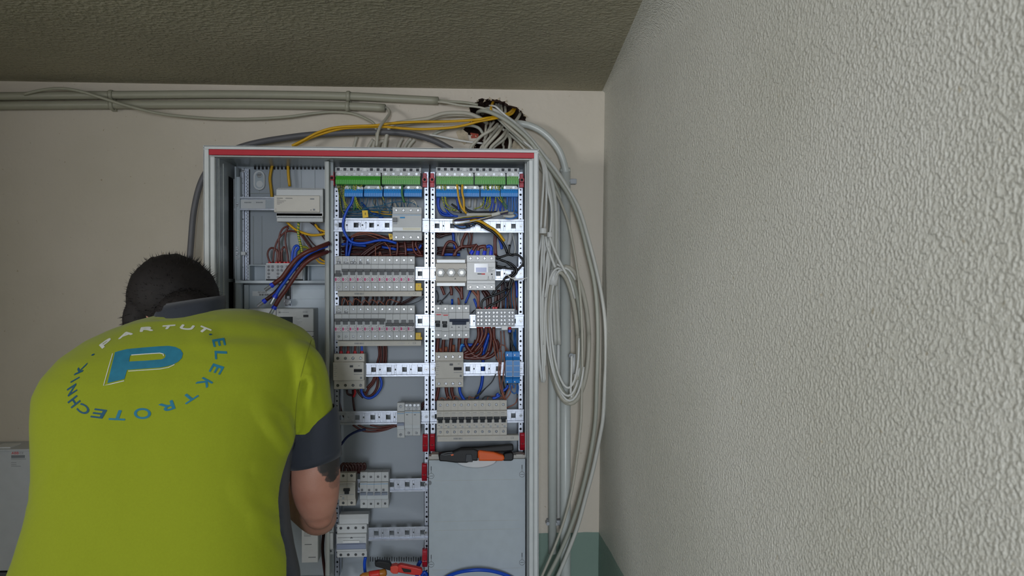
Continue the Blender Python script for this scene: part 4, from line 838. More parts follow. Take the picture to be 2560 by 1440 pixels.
# left field
wire('a', [(705,235),(690,300),(680,380),(690,470),(700,560)], 2.105, .0037, m['wyel'], 'yellow cable coming down left of the grey power supply', 'cable', 'cable')
wire('a', [(855,235),(860,340),(872,450)], 2.105, .0037, m['wyel'], 'short yellow cable ending on top of the grey power supply', 'cable', 'cable')
wire('a', [(830,780),(900,850),(980,895),(1080,925),(1170,922),(1240,903)], 2.05, .0032, m['wyel'], 'yellow cable sagging below the power supply to the divider', 'cable', 'cable')
wire('a', [(1120,820),(1160,870),(1240,898)], 2.06, .003, m['wyel'], 'short yellow cable behind the sagging one, close to the divider', 'cable', 'cable')
wire('a', [(962,780),(955,880),(965,960),(985,1040),(995,1100)], 2.045, .0032, GY, 'green and yellow wire hanging from the power supply to the left terminal block')
wl('a', [[(978,1030),(965,1080),(962,1150)], [(1000,1040),(1035,1045),(1068,1078)]], 2.06, .003, GY, 'short green and yellow wire above the left terminal block')
wl('a', [[(680,1195),(658,1120),(670,1070),(700,1050),(740,1070),(752,1120),(745,1195)], [(710,1195),(720,1090),(745,1000),(790,930),(850,890),(920,890),(980,920),(1040,1000),(1085,1065)],
  [(780,1195),(770,1060),(770,950),(800,870),(850,840),(880,830)], [(862,1195),(850,1100),(832,1000),(835,900),(860,850)], [(790,1100),(800,1060),(820,1042),(845,1075),(862,1190)], [(765,1195),(758,1100),(740,1060)], [(800,1195),(795,1110),(805,1070)]],
  2.06, .0024, m['wbr'], 'brown wire looping out of the left terminal block', 'brown loops above the left terminal block')
wl('a', [[(1000,920),(1060,1000),(1100,1060),(1180,1150),(1240,1205)], [(1035,925),(1100,1010),(1155,1055)], [(1070,800),(1130,850),(1180,920),(1240,1005)], [(1095,800),(1160,860),(1240,975)]], 2.075, .0017, m['wbrd'], 'dark brown wire slanting across the left column', 'thin dark wires slanting to the divider')
wl('a', [[(895,1190),(900,1100),(920,1040),(950,1030),(965,1060)], [(925,1190),(930,1100),(945,1070),(962,1060)]], 2.055, .0032, m['wblue'], 'short blue wire bent over above the left terminal block')
for i_, x in enumerate((680, 745, 780, 825, 858)):
    p = W(500+x/3.892, 658.5, 2.06); t = thing('ferrule', f'red ferrule on top of the left terminal block, {ORD[i_]} from left', 'ferrule', p, 'red ferrules of the left terminal block'); MB().cyl((p.x, 2.06, p.z-.006), .0034, .010, 'z', 12, r2=.0042).build('sleeve', m['fer'], t)
e1 = lambda ln=.008, l2=.017: ((1, ln, [.0050, .0062, .0064], m['ferb'], 'blue_collar'), (1, l2, .0044, m['screw'], 'metal_ferrule', ln))
wire('p', [(822,608,2.0),(790,621,1.96),(765,631),(742,647),(722,671),(705,694),(684,710)], 1.95, .0057, m['wbr'], 'thick brown cable curving down, its blue tip highest of the loose ends', 'cable', 'cable', ends=e1())
wire('p', [(822,620,2.03),(790,631,1.99),(760,647),(735,672),(712,702),(690,730),(665,750)], 1.972, .0052, m['wbrd'], 'thick dark brown cable ending leftmost with a blue tip', 'cable', 'cable', ends=e1())
wire('p', [(822,614,2.01),(795,623,1.965),(768,637),(748,655),(730,679),(712,704),(697,725),(690,737)], 1.958, .0042, m['wblue'], 'thick blue cable between the brown loose cable ends', 'cable', 'cable', ends=e1())
wire('p', [(822,628,2.01),(800,637,1.97),(775,649),(755,667),(735,694),(715,724),(699,746),(688,765)], 1.96, .0055, m['wbr'], 'thick brown cable curving lowest of the loose ends', 'cable', 'cable', ends=e1())
wl('a', [[(1130,1160),(1170,1195),(1235,1205)], [(1160,1150),(1200,1175),(1240,1190)]], 2.06, .0022, m['wyel'], 'thin yellow wire beside the right end of the left tray')
# middle field, under the strips
BH = 2.085
wire('b', [(465,600),(440,700),(390,780),(345,880),(320,980),(325,1070),(370,1170),(430,1240),(520,1265),(640,1260),(800,1225),(920,1225),(1060,1262)], 2.03, .0033, m['wblue'], 'thick blue wire looping in front of the top middle rail', ends=())
wire('b', [(570,700),(650,790),(740,850),(870,915)], 2.08, .0032, m['wblue'], 'thick blue wire slanting behind the top middle rail')
wl('b', [[(385,1200),(370,1320),(362,1460)], [(452,1180),(425,1300),(390,1450)]], 2.06, .0032, m['wblue'], 'blue wire dropping to the upper middle breakers')
wl('b', [[(300,1280),(400,1272),(520,1290),(640,1300)], [(780,1300),(900,1322),(1060,1348)], [(1200,1352),(1300,1352),(1370,1332),(1400,1285)]], 2.07, .0034, m['wblue'], 'blue wire lying across the brown bundle below the top middle rail')
wl('b', [[(235,430),(260,560),(280,700),(300,800),(335,865)], [(262,430),(285,580),(330,680),(355,795)], [(292,430),(310,570),(340,690),(380,790)], [(320,430),(330,600),(352,700),(405,765)], [(350,430),(340,520),(325,620),(350,720),(385,805)]], 2.035, .0011, GY, 'thin green and yellow wire at the left of the middle earth strip', 'thin earth wires, middle column left', seg=4)
wl('b', [[(395,430),(410,520),(445,600),(480,700),(470,810)], [(420,430),(440,540),(480,620),(505,790)], [(440,430),(455,560),(478,680),(465,800)]], 2.032, .0013, m['wgrn'], 'green wire fanning down from the middle earth strip', seg=4)
wl('b', [[(470,430),(462,560),(485,660),(522,780)], [(488,430),(485,560),(500,660),(530,760),(562,805)], [(512,430),(495,520),(495,620),(530,720),(585,795)], [(815,430),(840,520),(860,600),(888,670)], [(600,440),(560,480),(530,470)]], 2.03, .0012, GY, 'yellow and green wire passing over the blue strips, middle column', 'earth wires over the middle blue strips', seg=4)
wire('b', [(1140,445),(1135,560),(1150,640),(1172,700)], 2.025, .0028, m['wgrn'], 'thicker green wire in front of the rightmost middle blue strip')
wire('b', [(350,830),(500,830),(650,780),(850,740),(1000,700),(1130,688),(1250,700),(1340,740),(1372,780)], 2.03, .0011, m['wteal'], 'long teal wire arching over to the blue-striped residual current switch')
L_ = []
for i in range(16):
    x = 300+i*62+rw.uniform(-15, 15); e = x+rw.uniform(-160, 160); L_.append([(x, 610), (x+rw.uniform(-10, 10), 700), ((x+e)/2, 780), (e, 850+rw.uniform(-30, 50))])
wl('b', L_, 2.06, .0011, m['wteal'], 'thin teal wire dropping from the middle blue strips', 'thin teal wires, middle column', seg=4)
L_ = []
for i in range(8):
    y = 790+i*16; L_.append([(330+rw.uniform(-30, 60), y), (520, y+rw.uniform(-25, 25)), (760, y+rw.uniform(-30, 30)), (1005, y+rw.uniform(-20, 40))])
wl('b', L_, 2.07, .0011, m['wteal'], 'thin teal wire running across above the top middle rail', 'thin teal wires above the top middle rail', seg=4)
wl('b', [[(720,830),(850,825),(1000,835)], [(700,820),(800,840),(880,860),(1005,870)]], 2.065, .0012, m['wyel'], 'thin yellow wire above the top middle rail')
wl('b', [[(755,660),(740,770)], [(840,640),(850,740)], [(975,640),(985,740)], [(1040,700),(1055,780)], [(1110,700),(1115,780)], [(880,700),(900,800)]], 2.10, .0032, m['cab'], 'beige cable sheath behind the thin wires, middle column', 'beige sheath ends, middle column', 'cable', 'cable', seg=3)
wl('b', [[(1180,700),(1200,780)], [(1260,690),(1300,670),(1345,760)], [(1275,720),(1320,690),(1350,780)]], 2.03, .0011, m['cab'], 'thin pale wire entering the blue-striped residual current switch', seg=4)
wl('b', [[(425,1170),(520,1120),(640,1110),(780,1140),(900,1185),(965,1205)], [(460,1160),(560,1125),(700,1130),(850,1170),(950,1215)], [(430,1185),(600,1140),(760,1180),(830,1215)]], 2.05, .0013, m['wcop'], 'copper brown wire arching under the top middle rail', seg=4)
for k in range(26):      # the dark bundle behind
    y0 = 1190+k*10+rw.uniform(-8, 8); s = rw.uniform(-60, 60)
    if k % 3 == 2: y0 = 1330+rw.uniform(-60, 90)
    wire('b', [(290+rw.uniform(0, 60), y0), (560, y0+s*.6), (850, y0+s), (1150, y0+rw.uniform(-40, 40)), (1430, y0+rw.uniform(-30, 30))], 2.09+rw.uniform(-.015, .015), rw.choice((.0014, .0022, .0028)), m[rw.choice(('wbrd', 'wbrd', 'wbr'))], 'dark brown wire in the bundle below the top middle rail', 'wire', 'wire', 'dark bundle, middle column', seg=4)
wl('b', [[(1070,1240),(1075,1330),(1060,1440)], [(1170,1240),(1185,1330),(1190,1440)], [(1285,1230),(1290,1330),(1340,1420),(1430,1440)], [(1330,1240),(1330,1300),(1400,1420)]], 2.055, .0030, m['wbr'], 'brown wire under the blue-striped residual current switch', 'brown wires under the blue-striped switch')
wl('b', [[(560,1435),(640,1370),(760,1290),(860,1230)], [(600,1435),(690,1360),(800,1290),(930,1240)], [(660,1435),(720,1390),(850,1300)]], 2.055, .0036, m['wbrd'], 'thick dark brown wire slanting over the bundle above the upper breaker row')
wl('b', [[(770,1300),(768,1370),(772,1440)], [(820,1440),(830,1380),(850,1440)], [(890,1250),(950,1320),(985,1440)], [(970,1290),(975,1440)]], 2.04, .0011, m['wcop'], 'thin copper brown wire standing above the upper breaker row', seg=4)
# between and under the middle rows
wl('d', [[(178,840),(182,780),(200,752),(228,765),(262,830)], [(252,840),(258,790),(290,790),(320,840)], [(325,840),(328,780),(350,755),(390,770),(430,810)], [(445,840),(450,790),(480,775),(540,830)], [(535,840),(540,785),(575,770),(640,815)], [(630,840),(635,790),(665,785),(720,830)], [(745,840),(765,780),(810,765),(870,790),(920,800)]],
   2.02, .0014, m['wcop'], 'copper brown wire bent over above the lower middle breaker row', 'bent wires between the middle rows', seg=4)
for k in range(16): wire('d', [(150+k*52, 700), (170+k*50+rw.uniform(-30, 30), 770), (150+k*48, 860)], 2.085+rw.uniform(-.01, .015), .0022, m['wbrd'], 'dark brown wire behind the gap between the middle breaker rows, '+(ORD[k] if k < 15 else 'last')+' from left', 'wire', 'wire', 'dark wires behind the gap, middle column', seg=3)
wl('d', [[(900,830),(1000,790),(1080,740),(1180,690)], [(930,840),(1040,790),(1120,740),(1225,700)], [(960,800),(1060,750),(1140,700)]], 2.08, .0018, m['wbrd'], 'dark wire crossing right of the lower middle breaker row', seg=4)
wl('d', [[(960,840),(1080,820),(1180,780),(1232,730)]], 2.06, .0008, m['wbk'], 'hair-thin black wire right of the upper middle busbar')
wl('f', [[(672,60),(682,200),(655,310),(640,420)], [(700,60),(708,200),(700,420)], [(742,60),(745,200),(735,420)], [(772,60),(775,200),(762,420)]], 2.09, .0027, m['wbr'], 'brown wire in the vertical bundle below the lower middle busbar')
wl('f', [[(640,480),(600,580),(540,650),(500,720),(470,690)], [(655,480),(662,570),(640,660),(590,730),(530,755),(480,720)], [(620,490),(590,560),(520,640)]], 2.08, .0030, m['wbr'], 'brown wire curling under the fourth middle rail beside the blue loop')
wire('f', [(685,480),(712,560),(702,640),(640,730),(560,775),(490,760),(450,700),(444,650)], 2.06, .0032, m['wblue'], 'blue wire looping back under the beige residual current switch')
for i, x in enumerate((175, 268, 360, 452)):
    wire('f', [(x+rw.uniform(-6, 6), 70), (x, 110), (x, 150)], 2.02, .0030, m['wblue'] if i == 3 else m['wbr'], f'{"blue" if i == 3 else "brown"} wire entering {ORD[i]} red ferrule of the beige residual current switch', ends=((1, .0085, [.0034, .0044, .0046], m['fer'], 'red_ferrule'),))
wl('f', [[(150,665),(150,800),(175,940),(215,1030)], [(330,665),(335,800),(355,950)], [(250,665),(265,720),(330,740)], [(390,665),(420,720),(470,770)]], 2.07, .0028, m['wbrd'], 'dark brown wire below the beige residual current switch')
wire('f', [(355,660),(362,700),(340,760)], 2.06, .003, m['fer'], 'dim red wire below the beige residual current switch')
wl('f', [[(330,1130),(450,1205),(600,1222),(750,1200),(860,1160),(930,1130)], [(400,1130),(500,1175),(700,1190),(930,1145)], [(560,1130),(700,1160),(860,1140),(930,1125)]], 2.07, .0026, m['wbr'], 'brown wire sagging under the fifth middle rail')
wire('f', [(170,1400),(260,1290),(380,1220),(500,1190)], 2.06, .0030, mat('wire_navy', (24, 40, 92), .4), 'navy wire running down toward the tattooed arm')
wl('f', [[(1235,900),(1262,850),(1280,830)], [(1238,930),(1265,880),(1285,860)]], 2.07, .003, m['wbrd'], 'dark wire right of the pale three-module group')
for k in range(7): wire('k', [(640+k*40, 350), (650+k*38, 275), (680+k*36, 250), (720+k*30, 300), (735+k*20, 350)], 2.03, .0034, m['wbrd'], f'dark wire curled on top of the dim beige breaker, {ORD[k]} from left', 'wire', 'wire', 'dark curled wires above the elbow device', seg=4)
wire('k', [(905,1240),(895,1320),(905,1440)], 2.03, .004, m['wblue'], 'blue wire below the grey four-pole main switch')
wl('k', [[(1450,1440),(1460,1340),(1490,1280)], [(1560,1440),(1530,1400),(1500,1440)]], 2.05, .005, m['wblue'], 'blue cable near the end of the utility knife', cat='cable', name='cable')
wl('k', [[(460,700),(470,900),(450,1150),(480,1440)], [(520,800),(530,1000),(520,1440)]], 2.08, .004, m['wbrd'], 'dark cable behind the elbow', cat='cable', name='cable')
# right field
wl('c', [[(235,440),(240,560),(260,660),(290,760),(350,800),(460,805)], [(275,440),(285,600),(300,700),(340,750)], [(300,440),(300,600),(310,700),(350,750),(440,815)]], 2.03, .0013, GY, 'thin green and yellow wire at the left of the right column', 'thin earth wires, right column left', seg=4)
wire('c', [(455,440),(470,560),(490,680),(530,780),(590,850)], 2.02, .0027, m['wyel'], 'thick yellow wire crossing the blue strip, left one of two', 'wire')
wire('c', [(532,440),(530,560),(550,660),(555,760),(562,830)], 2.02, .0027, m['wyel'], 'thick yellow wire crossing the blue strip, right one of two', 'wire')
wl('c', [[(830,440),(835,560),(825,700),(770,765),(700,785)], [(865,440),(880,560),(870,680),(840,785)], [(895,440),(900,560),(920,660),(905,750),(850,790)], [(950,440),(920,600),(900,700)], [(985,440),(1000,560),(985,710)], [(1015,440),(1030,560),(1025,630),(1085,700)], [(1042,440),(1052,600),(1090,700)]], 2.03, .0014, GY, 'yellow and green wire hanging from the middle green strip, right column', 'earth wires, right column middle', seg=4)
wl('c', [[(1070,440),(1080,560),(1070,660),(1120,760),(1155,780)], [(1100,440),(1085,600),(1110,700),(1155,755)], [(875,440),(890,600),(850,760)]], 2.032, .0014, m['wgrn'], 'dark green wire below the short right green strip', seg=4)
wl('c', [[(450,610),(470,720),(485,800)], [(185,600),(190,750),(230,850),(300,880),(410,885)], [(212,600),(202,740),(250,830),(340,865)], [(285,735),(330,830),(400,880),(470,892)], [(850,640),(855,760)]], 2.06, .0027, m['wblue'], 'blue wire bending left below the right column blue strips', 'blue wires, right column left')
L_ = [[(x, 600), (x+rw.uniform(-6, 6), 700), (x+rw.uniform(-14, 14), 830)] for x in (1150, 1165, 1190, 1215, 1232, 1250, 1268, 1285)]
wl('c', L_, 2.04, .0014, m['wlb'], 'light blue wire dropping from the rightmost blue strip', 'light blue wires, right column', seg=4)
L_ = [[(930+i*24, 610), (940+i*22+rw.uniform(-20, 20), 700), (930+i*26+rw.uniform(-30, 30), 820)] for i in range(8)]
wl('c', L_, 2.06, .0013, m['wblue'], 'thin blue wire in the right column tangle', 'thin blue wires, right column', seg=4)
wl('c', [[(635,640),(630,760)], [(715,650),(700,800)], [(790,700),(800,780)], [(960,700),(965,800)], [(400,800),(500,820),(600,830)]], 2.10, .0042, m['cabl'], 'white cable sheath behind the right column wires', 'white sheath ends, right column', 'cable', 'cable', seg=3)
wl('c', [[(380,720),(440,760),(520,840)], [(560,760),(640,830),(760,850),(900,850)], [(600,800),(700,830),(820,830),(1010,830)]], 2.065, .0024, m['wbk'], 'black wire in the tangle of the right column')
for k, (cl, y) in enumerate(((m['cab'], 0), (GY, 6), (m['wyel'], 12), (m['wteal'], 20), (m['wblue'], 28), (m['wcop'], 36), (m['wbk'], 44))):
    dd = rw.uniform(-8, 8)
    wire('c', [(1165, 812+y*.6), (1060, 838+y*.6), (900, 872+y*.8), (700, 880+y), (520, 900+y), (420, 930+y*.5), (398, 965), (430, 1000+y*.3), (520, 980+y*.9+dd), (640, 965+y*.5), (800, 925+y*.4), (940, 890+y*.3)], 1.998+k*.0028, .0016, cl, f'{["grey", "striped", "yellow", "teal", "blue", "copper brown", "black"][k]} strand of the folded wire bundle over the top right rail')
wire('c', [(590,868),(760,868),(940,868)], 2.02, .0046, m['cabl'], 'pale sheath behind the folded wire bundle', 'cable', 'cable')
wire('c', [(935,872),(1000,860),(1050,842)], 1.99, .0050, m['cabl'], 'short pale sheath gripping the folded wire bundle', 'cable', 'cable')
wire('c', [(1090,885),(1190,893),(1255,885)], 2.012, .0042, m['cabl'], 'pale sheath lying right of the folded wire bundle', 'cable', 'cable')
wire('c', [(1160,850),(1245,850)], 2.02, .0042, m['cabl'], 'short pale sheath ending at the right upright', 'cable', 'cable')
wl('c', [[(1240,850),(1275,855),(1282,885),(1240,905)], [(1245,840),(1290,860),(1285,900),(1200,925),(1130,915)]], 2.01, .0014, m['wlb'], 'light blue strand bent at the right end of the folded bundle', seg=4)
wl('c', [[(398,980),(430,1035),(520,1062),(620,1050),(705,1010)], [(402,990),(450,1020),(560,1030),(650,1000)], [(430,1040),(520,1045),(600,1040),(680,985)]], 2.0, .0010, m['wlb'], 'thin loose strand hanging over the top right rail', seg=4)
wl('c', [[(400,1000),(470,1050),(560,1060),(640,1020)], [(560,1000),(640,1010),(720,1000)], [(580,1020),(650,1035),(690,1000)]], 1.996, .0014, m['wbk'], 'black strand tied below the folded wire bundle', seg=4)
wire('c', [(640,960),(720,945),(800,970),(900,1030),(980,1080),(1050,1150),(1115,1235)], 2.0, .0034, m['wyel'], 'yellow cable slanting down across the top right rail', 'cable', 'cable')
wire('c', [(660,965),(760,990),(850,1050),(960,1110),(1040,1190),(1110,1290),(1155,1400)], 2.004, .0034, m['wbk'], 'black cable slanting down beside the yellow one', 'cable', 'cable')
wire('c', [(1205,1090),(1195,1200),(1170,1290)], 2.06, .0060, m['blockg'], 'grey connector sleeve hanging in the upper right compartment', 'connector', 'connector_sleeve')
wl('c', [[(1258,1045),(1235,1090),(1210,1120)], [(1225,1130),(1250,1230),(1265,1330),(1250,1440)]], 2.05, .0012, m['cabl'], 'thin grey lead of the hanging connector sleeve', seg=4)
wl('c', [[(255,1440),(280,1340),(320,1262),(372,1240),(432,1270),(462,1340)], [(430,1440),(450,1360),(520,1312),(640,1305),(735,1290)], [(520,1330),(530,1240),(560,1170),(590,1110)], [(410,1440),(440,1380),(500,1335)]], 2.05, .0036, m['wbr'], 'thick brown wire looping above the three-cap fuse block')
wl('c', [[(180,1325),(400,1325),(560,1330)], [(180,1360),(300,1372),(420,1370)], [(180,1395),(330,1400),(500,1410)], [(175,1415),(260,1425),(420,1428)], [(190,1340),(330,1352),(520,1350)]], 2.09, .0026, m['wbrd'], 'dark brown wire lying across behind the fuse block')
wl('c', [[(165,1110),(260,1125),(420,1110)], [(170,1130),(230,1160),(420,1120)], [(165,1150),(210,1180),(330,1130)]], 2.09, .003, m['wbrd'], 'dark wire just under the top right rail')
wl('c', [[(400,1100),(410,1200),(430,1340)], [(250,1425),(370,1420),(500,1425)], [(1040,1190),(1070,1290),(1080,1345)]], 2.085, .0036, m['wblue'], 'blue wire in the upper right compartment')
wl('c', [[(600,1110),(620,1200),(600,1340),(640,1440)], [(640,1110),(650,1200),(620,1330)], [(670,1110),(665,1200),(640,1340)]], 2.08, .0016, m['wbr'], 'thin brown wire hanging left of the energy meter top', seg=4)
wl('c', [[(1010,1120),(990,1240),(1000,1440)], [(985,1110),(975,1240),(985,1440)]], 2.08, .003, m['wbr'], 'brown wire hanging right of the energy meter top')
wl('c', [[(450,1120),(470,1220),(500,1300)], [(490,1110),(480,1200),(500,1290)]], 2.09, .0018, m['cabl'], 'pale wire in the upper right compartment', seg=4)
for i, (x, pts, cl) in enumerate(((563, [(632,58),(605,92),(575,140)], 'wbr'), (642, [(745,80),(690,82),(652,100),(643,145)], 'wbr'), (728, [(660,100),(700,88),(735,98),(730,145)], 'wbr'), (812, [(752,95),(780,78),(812,90),(812,145)], 'wblue'))):
    wire('e', pts, 2.01, .0040, m[cl], f'{"blue" if i == 3 else "brown"} wire in {ORD[i]} blue ferrule on top of the energy meter', ends=((1, .0095, [.0046, .005, .005], m['ferb'], 'blue_ferrule'),))
BK = 'black cable of the tied knot beside the energy meter'
for pts in ([(940,0),(1000,100),(1030,180),(1150,190),(1210,240),(1222,300),(1170,370),(1110,440),(1095,500),(1060,600),(1000,720),(900,790),(800,840),(745,875)], [(870,235),(1000,280),(1100,365),(1120,420)], [(875,330),(1000,360),(1100,372),(1150,400)],
            [(868,235),(960,212),(1030,192),(1100,200)], [(1100,440),(1000,480),(960,540),(880,620),(825,700)], [(1010,640),(880,700),(740,750),(692,800),(685,880)], [(1052,60),(1040,160),(1075,200)], [(880,280),(870,330),(900,365),(1000,345)], [(1130,350),(1140,420),(1080,480),(1050,560),(1040,640)], [(1120,380),(1090,440),(1000,490)], [(1000,540),(1010,620),(1060,560)], [(885,200),(940,260),(1060,300),(1150,380)]):
    wire('e', pts, 1.995+rw.uniform(-.006, .012), .0028, m['wbk'], BK, 'cable', 'cable', 'black cables tied beside the energy meter')
ZT_ = wire('e', [(1005,435),(1040,465),(1080,492),(1150,508),(1260,490),(1325,458)], 1.975, .0013, m['cabw'], 'white zip tie sticking out right of the black cable knot', 'zip tie', 'zip_tie')
p = W(1284.5, 696, 1.985); MB().box((p.x-.003, p.y-.004, p.z-.003), (p.x+.003, p.y+.002, p.z+.003)).build('head', m['cabw'], ZT_, bevel=.0006)
wl('e', [[(170,595),(195,660),(212,705)], [(290,595),(300,650),(302,712)], [(350,595),(415,680),(440,765)], [(430,600),(432,680),(440,760)]], 2.03, .0036, m['wbr'], 'thick brown wire stub under the three-cap fuse block')
wl('e', [[(110,650),(130,720),(120,800)], [(150,830),(180,780),(230,730),(290,660)], [(120,800),(160,775),(190,810)], [(560,650),(500,760),(470,840)], [(600,900),(560,940)]], 2.08, .0013, m['wbk'], 'thin black wire under the fuse block', seg=4)
wl('e', [[(640,650),(648,720),(645,880)], [(570,650),(635,730),(650,800)]], 2.05, .0034, m['wcop'], 'copper brown wire below the energy meter')
wl('e', [[(545,650),(515,730),(480,810)], [(590,755),(615,820),(632,870)], [(1130,530),(1138,620),(1145,740)], [(310,760),(310,830)]], 2.07, .0028, m['wblue'], 'blue wire slanting below the energy meter')
wl('e', [[(740,650),(790,720),(800,790),(790,870)], [(905,640),(912,760),(895,880)], [(700,650),(760,760),(770,870)], [(880,700),(870,800),(860,870)]], 2.06, .0042, m['wbrd'], 'thick dark brown wire into the forty-screw terminal block')
wl('e', [[(385,745),(400,790),(400,835)], [(390,750),(395,835)]], 2.05, .0022, m['wcop'], 'short copper brown wire above the three-pole breaker', seg=3)
L_ = [[(948+i*22, 540), (955+i*20+rw.uniform(-12, 12), 700), (960+i*22+rw.uniform(-10, 10), 900)] for i in range(9)]
for i, l in enumerate(L_): wire('e', l, 2.075, .0016, m[('wbr', 'wbrd', 'wlb', 'wbr', 'wbk', 'wbr', 'wteal', 'wcop', 'wbr')[i]], f'thin wire running down beside the right upright, {ORD[i]} from left', 'wire', 'wire', 'thin vertical wires by the right upright', seg=3)
for i_, x in enumerate((680, 745, 785, 845, 880)):
    p = W(1070+x/5.142, 773.5, 2.0); t = thing('ferrule', f'red ferrule on top of the forty-screw terminal block, {ORD[i_]} from left', 'ferrule', p, 'red ferrules above the forty-screw block'); MB().box((p.x-.0030, 2.012, p.z-.002), (p.x+.0030, 2.019, p.z+.006)).build('sleeve', m['fer'], t, bevel=.0008)
LB = ((640, [(645,1120),(650,1230),(620,1320),(545,1430)], 'wbr'), (685, [(688,1120),(695,1220),(660,1330)], 'wbr'), (745, [(748,1120),(740,1220),(680,1330),(590,1440)], 'wbr'), (788, [(790,1120),(812,1240),(800,1350),(775,1440)], 'wbr'), (845, [(846,1120),(850,1260),(880,1340),(895,1440)], 'wbr'))
for i, (x, pts, cl) in enumerate(LB):
    wire('e', pts, 2.02, .0040, m[cl], f'{"thick"} brown wire leaving {ORD[i]} lower opening of the forty-screw block', ends=((0, .004, .0046, m['fer'] if i < 4 else m['wcop'], 'end_sleeve'),))
wl('e', [[(705,1160),(680,1240),(650,1320),(600,1350),(500,1350),(435,1368),(412,1440)], [(785,1200),(745,1330),(700,1440)]], 2.04, .0042, m['wblue'], 'thick blue wire under the forty-screw terminal block')
p = W(1274.5, 822, 2.01); t = thing('ferrule', 'red and blue ferrule under the right end of the forty-screw block', 'ferrule', p); MB().cyl((p.x, p.y, p.z-.002), .0036, .008, 'z').build('red_sleeve', m['fer'], t); MB().cyl((p.x, p.y, p.z-.009), .0042, .007, 'z').build('blue_sleeve', m['wblue'], t)
wl('e', [[(935,1170),(940,1300),(930,1440)], [(975,1170),(985,1300),(1000,1440)], [(905,1420),(930,1360),(970,1352),(1010,1390),(1040,1440)]], 2.05, .0014, m['wcop'], 'thin copper brown wire above the bright blue terminals', seg=4)
wl('e', [[(1030,1180),(1060,1230),(1080,1330),(1070,1440)], [(1075,1160),(1075,1300),(1110,1400),(1100,1440)], [(1055,1180),(1060,1440)], [(1090,1350),(1120,1400),(1115,1440)]], 2.045, .0016, m['wbk'], 'black wire dropping to the bright blue terminals', seg=4)
wl('e', [[(1105,1180),(1110,1440)], [(1125,1150),(1130,1440)]], 2.06, .0018, m['wlb'], 'light blue wire dropping behind the bright blue terminals', seg=3)
for i, pts in enumerate(([(130,1262),(125,1340),(110,1470)], [(205,1265),(195,1350),(190,1470)], [(300,1262),(290,1350),(280,1470)], [(405,1262),(400,1350),(400,1470)], [(490,1265),(485,1330),(520,1400),(560,1440)])):
    wire('e', pts, 2.02, .0042, m['wbr'], f'thick brown wire hanging from {ORD[i]} pole on the third right rail', ends=((0, .004, .0046, m['fer'] if i > 2 else m['wbr'], 'end_sleeve'),))
wl('g', [[(500,0),(520,100),(600,195),(720,245),(850,212),(920,130),(932,50),(905,0)], [(640,0),(620,60),(560,130),(470,185)], [(740,0),(700,90),(600,170),(475,205)], [(722,90),(690,185),(560,238),(475,232)], [(835,0),(830,110),(760,225),(690,240)], [(470,215),(600,245),(740,225),(820,150),(845,60)]], 2.035, .0044, m['wbr'], 'thick brown wire bowing above the fourth right rail')
wire('g', [(795,0),(770,90),(740,180),(735,260),(728,460),(712,600),(665,740),(650,785)], 2.075, .0040, m['wblue'], 'thick blue wire running down behind the fourth right rail')
for i, pts in enumerate(([(240,90),(240,155)], [(340,65),(338,155)], [(160,110),(180,160)])): wire('g', pts, 2.02, .0040, m['wcop'], 'short brown stub on top of the light beige residual current switch', 'wire', 'wire', 'brown stubs on the light beige switch', seg=2)
wire('g', [(470,62),(440,75),(425,120),(425,155)], 2.02, .0036, m['blue'], 'blue wire bending into the top of the light beige residual current switch')
wl('g', [[(140,625),(130,700),(108,810)], [(240,625),(250,700),(275,780)], [(318,625),(320,700),(350,790)]], 2.03, .0042, m['wbr'], 'thick brown wire below the light beige residual current switch')
wire('g', [(420,625),(428,700),(465,770),(490,805)], 2.03, .0038, m['wblue'], 'thick blue wire below the light beige residual current switch')
wire('g', [(905,455),(850,560),(760,650),(690,730),(620,765),(540,765),(470,800)], 2.03, .0013, m['wbk'], 'thin black wire slanting down to the ten beige breakers')
wl('g', [[(150,810),(170,775),(200,775),(235,800)], [(250,810),(255,770),(275,755),(305,795)], [(335,810),(345,760),(380,750),(430,795)], [(545,810),(550,750),(580,770),(640,760)], [(790,810),(800,765),(860,750),(930,770)], [(905,810),(900,740),(940,715),(980,780)], [(970,810),(975,760),(1010,790)]], 2.02, .0013, m['wcop'], 'thin copper brown wire entering the ten beige breakers', 'copper wires on the ten beige breakers', seg=4)
wl('g', [[(715,810),(745,765),(800,750),(900,775)], [(640,750),(700,700),(760,650)], [(620,790),(640,740),(700,720)]], 2.018, .0014, m['wbk'], 'short black wire curved above the ten beige breakers', seg=4)
wl('g', [[(930,120),(950,300),(940,450),(980,690),(1010,780)], [(1010,180),(1020,330),(1000,500),(985,620),(1020,760)], [(980,140),(975,280),(960,470),(965,640),(1030,790)], [(870,0),(900,200),(960,320)], [(1080,640),(1040,730),(1015,790)], [(1130,600),(1090,720),(1030,800)], [(1190,780),(1160,850),(1050,905)]], 2.0, .0015, m['wcop'], 'copper brown wire curving around the bright blue terminals', 'copper wires by the bright blue terminals', seg=4)
wl('g', [[(970,460),(1010,600),(1030,700)], [(945,470),(960,620),(980,720)], [(1060,580),(1050,680),(1000,760)], [(850,0),(905,190),(915,270)]], 2.06, .0018, m['wbk'], 'black wire behind the bright blue terminals', seg=4)
wl('g', [[(1100,585),(1108,670),(1145,712),(1180,690),(1188,590)], [(1125,585),(1140,640),(1150,600)], [(1200,590),(1205,650),(1195,720)]], 2.0, .0016, m['wlb'], 'light blue loop under the bright blue terminals', seg=5)
wl('g', [[(1062,600),(1050,640),(990,690)], [(960,735),(900,770),(860,775)], [(945,715),(920,730),(930,755)]], 2.01, .0034, m['wblue'], 'short blue wire left below the bright blue terminals')
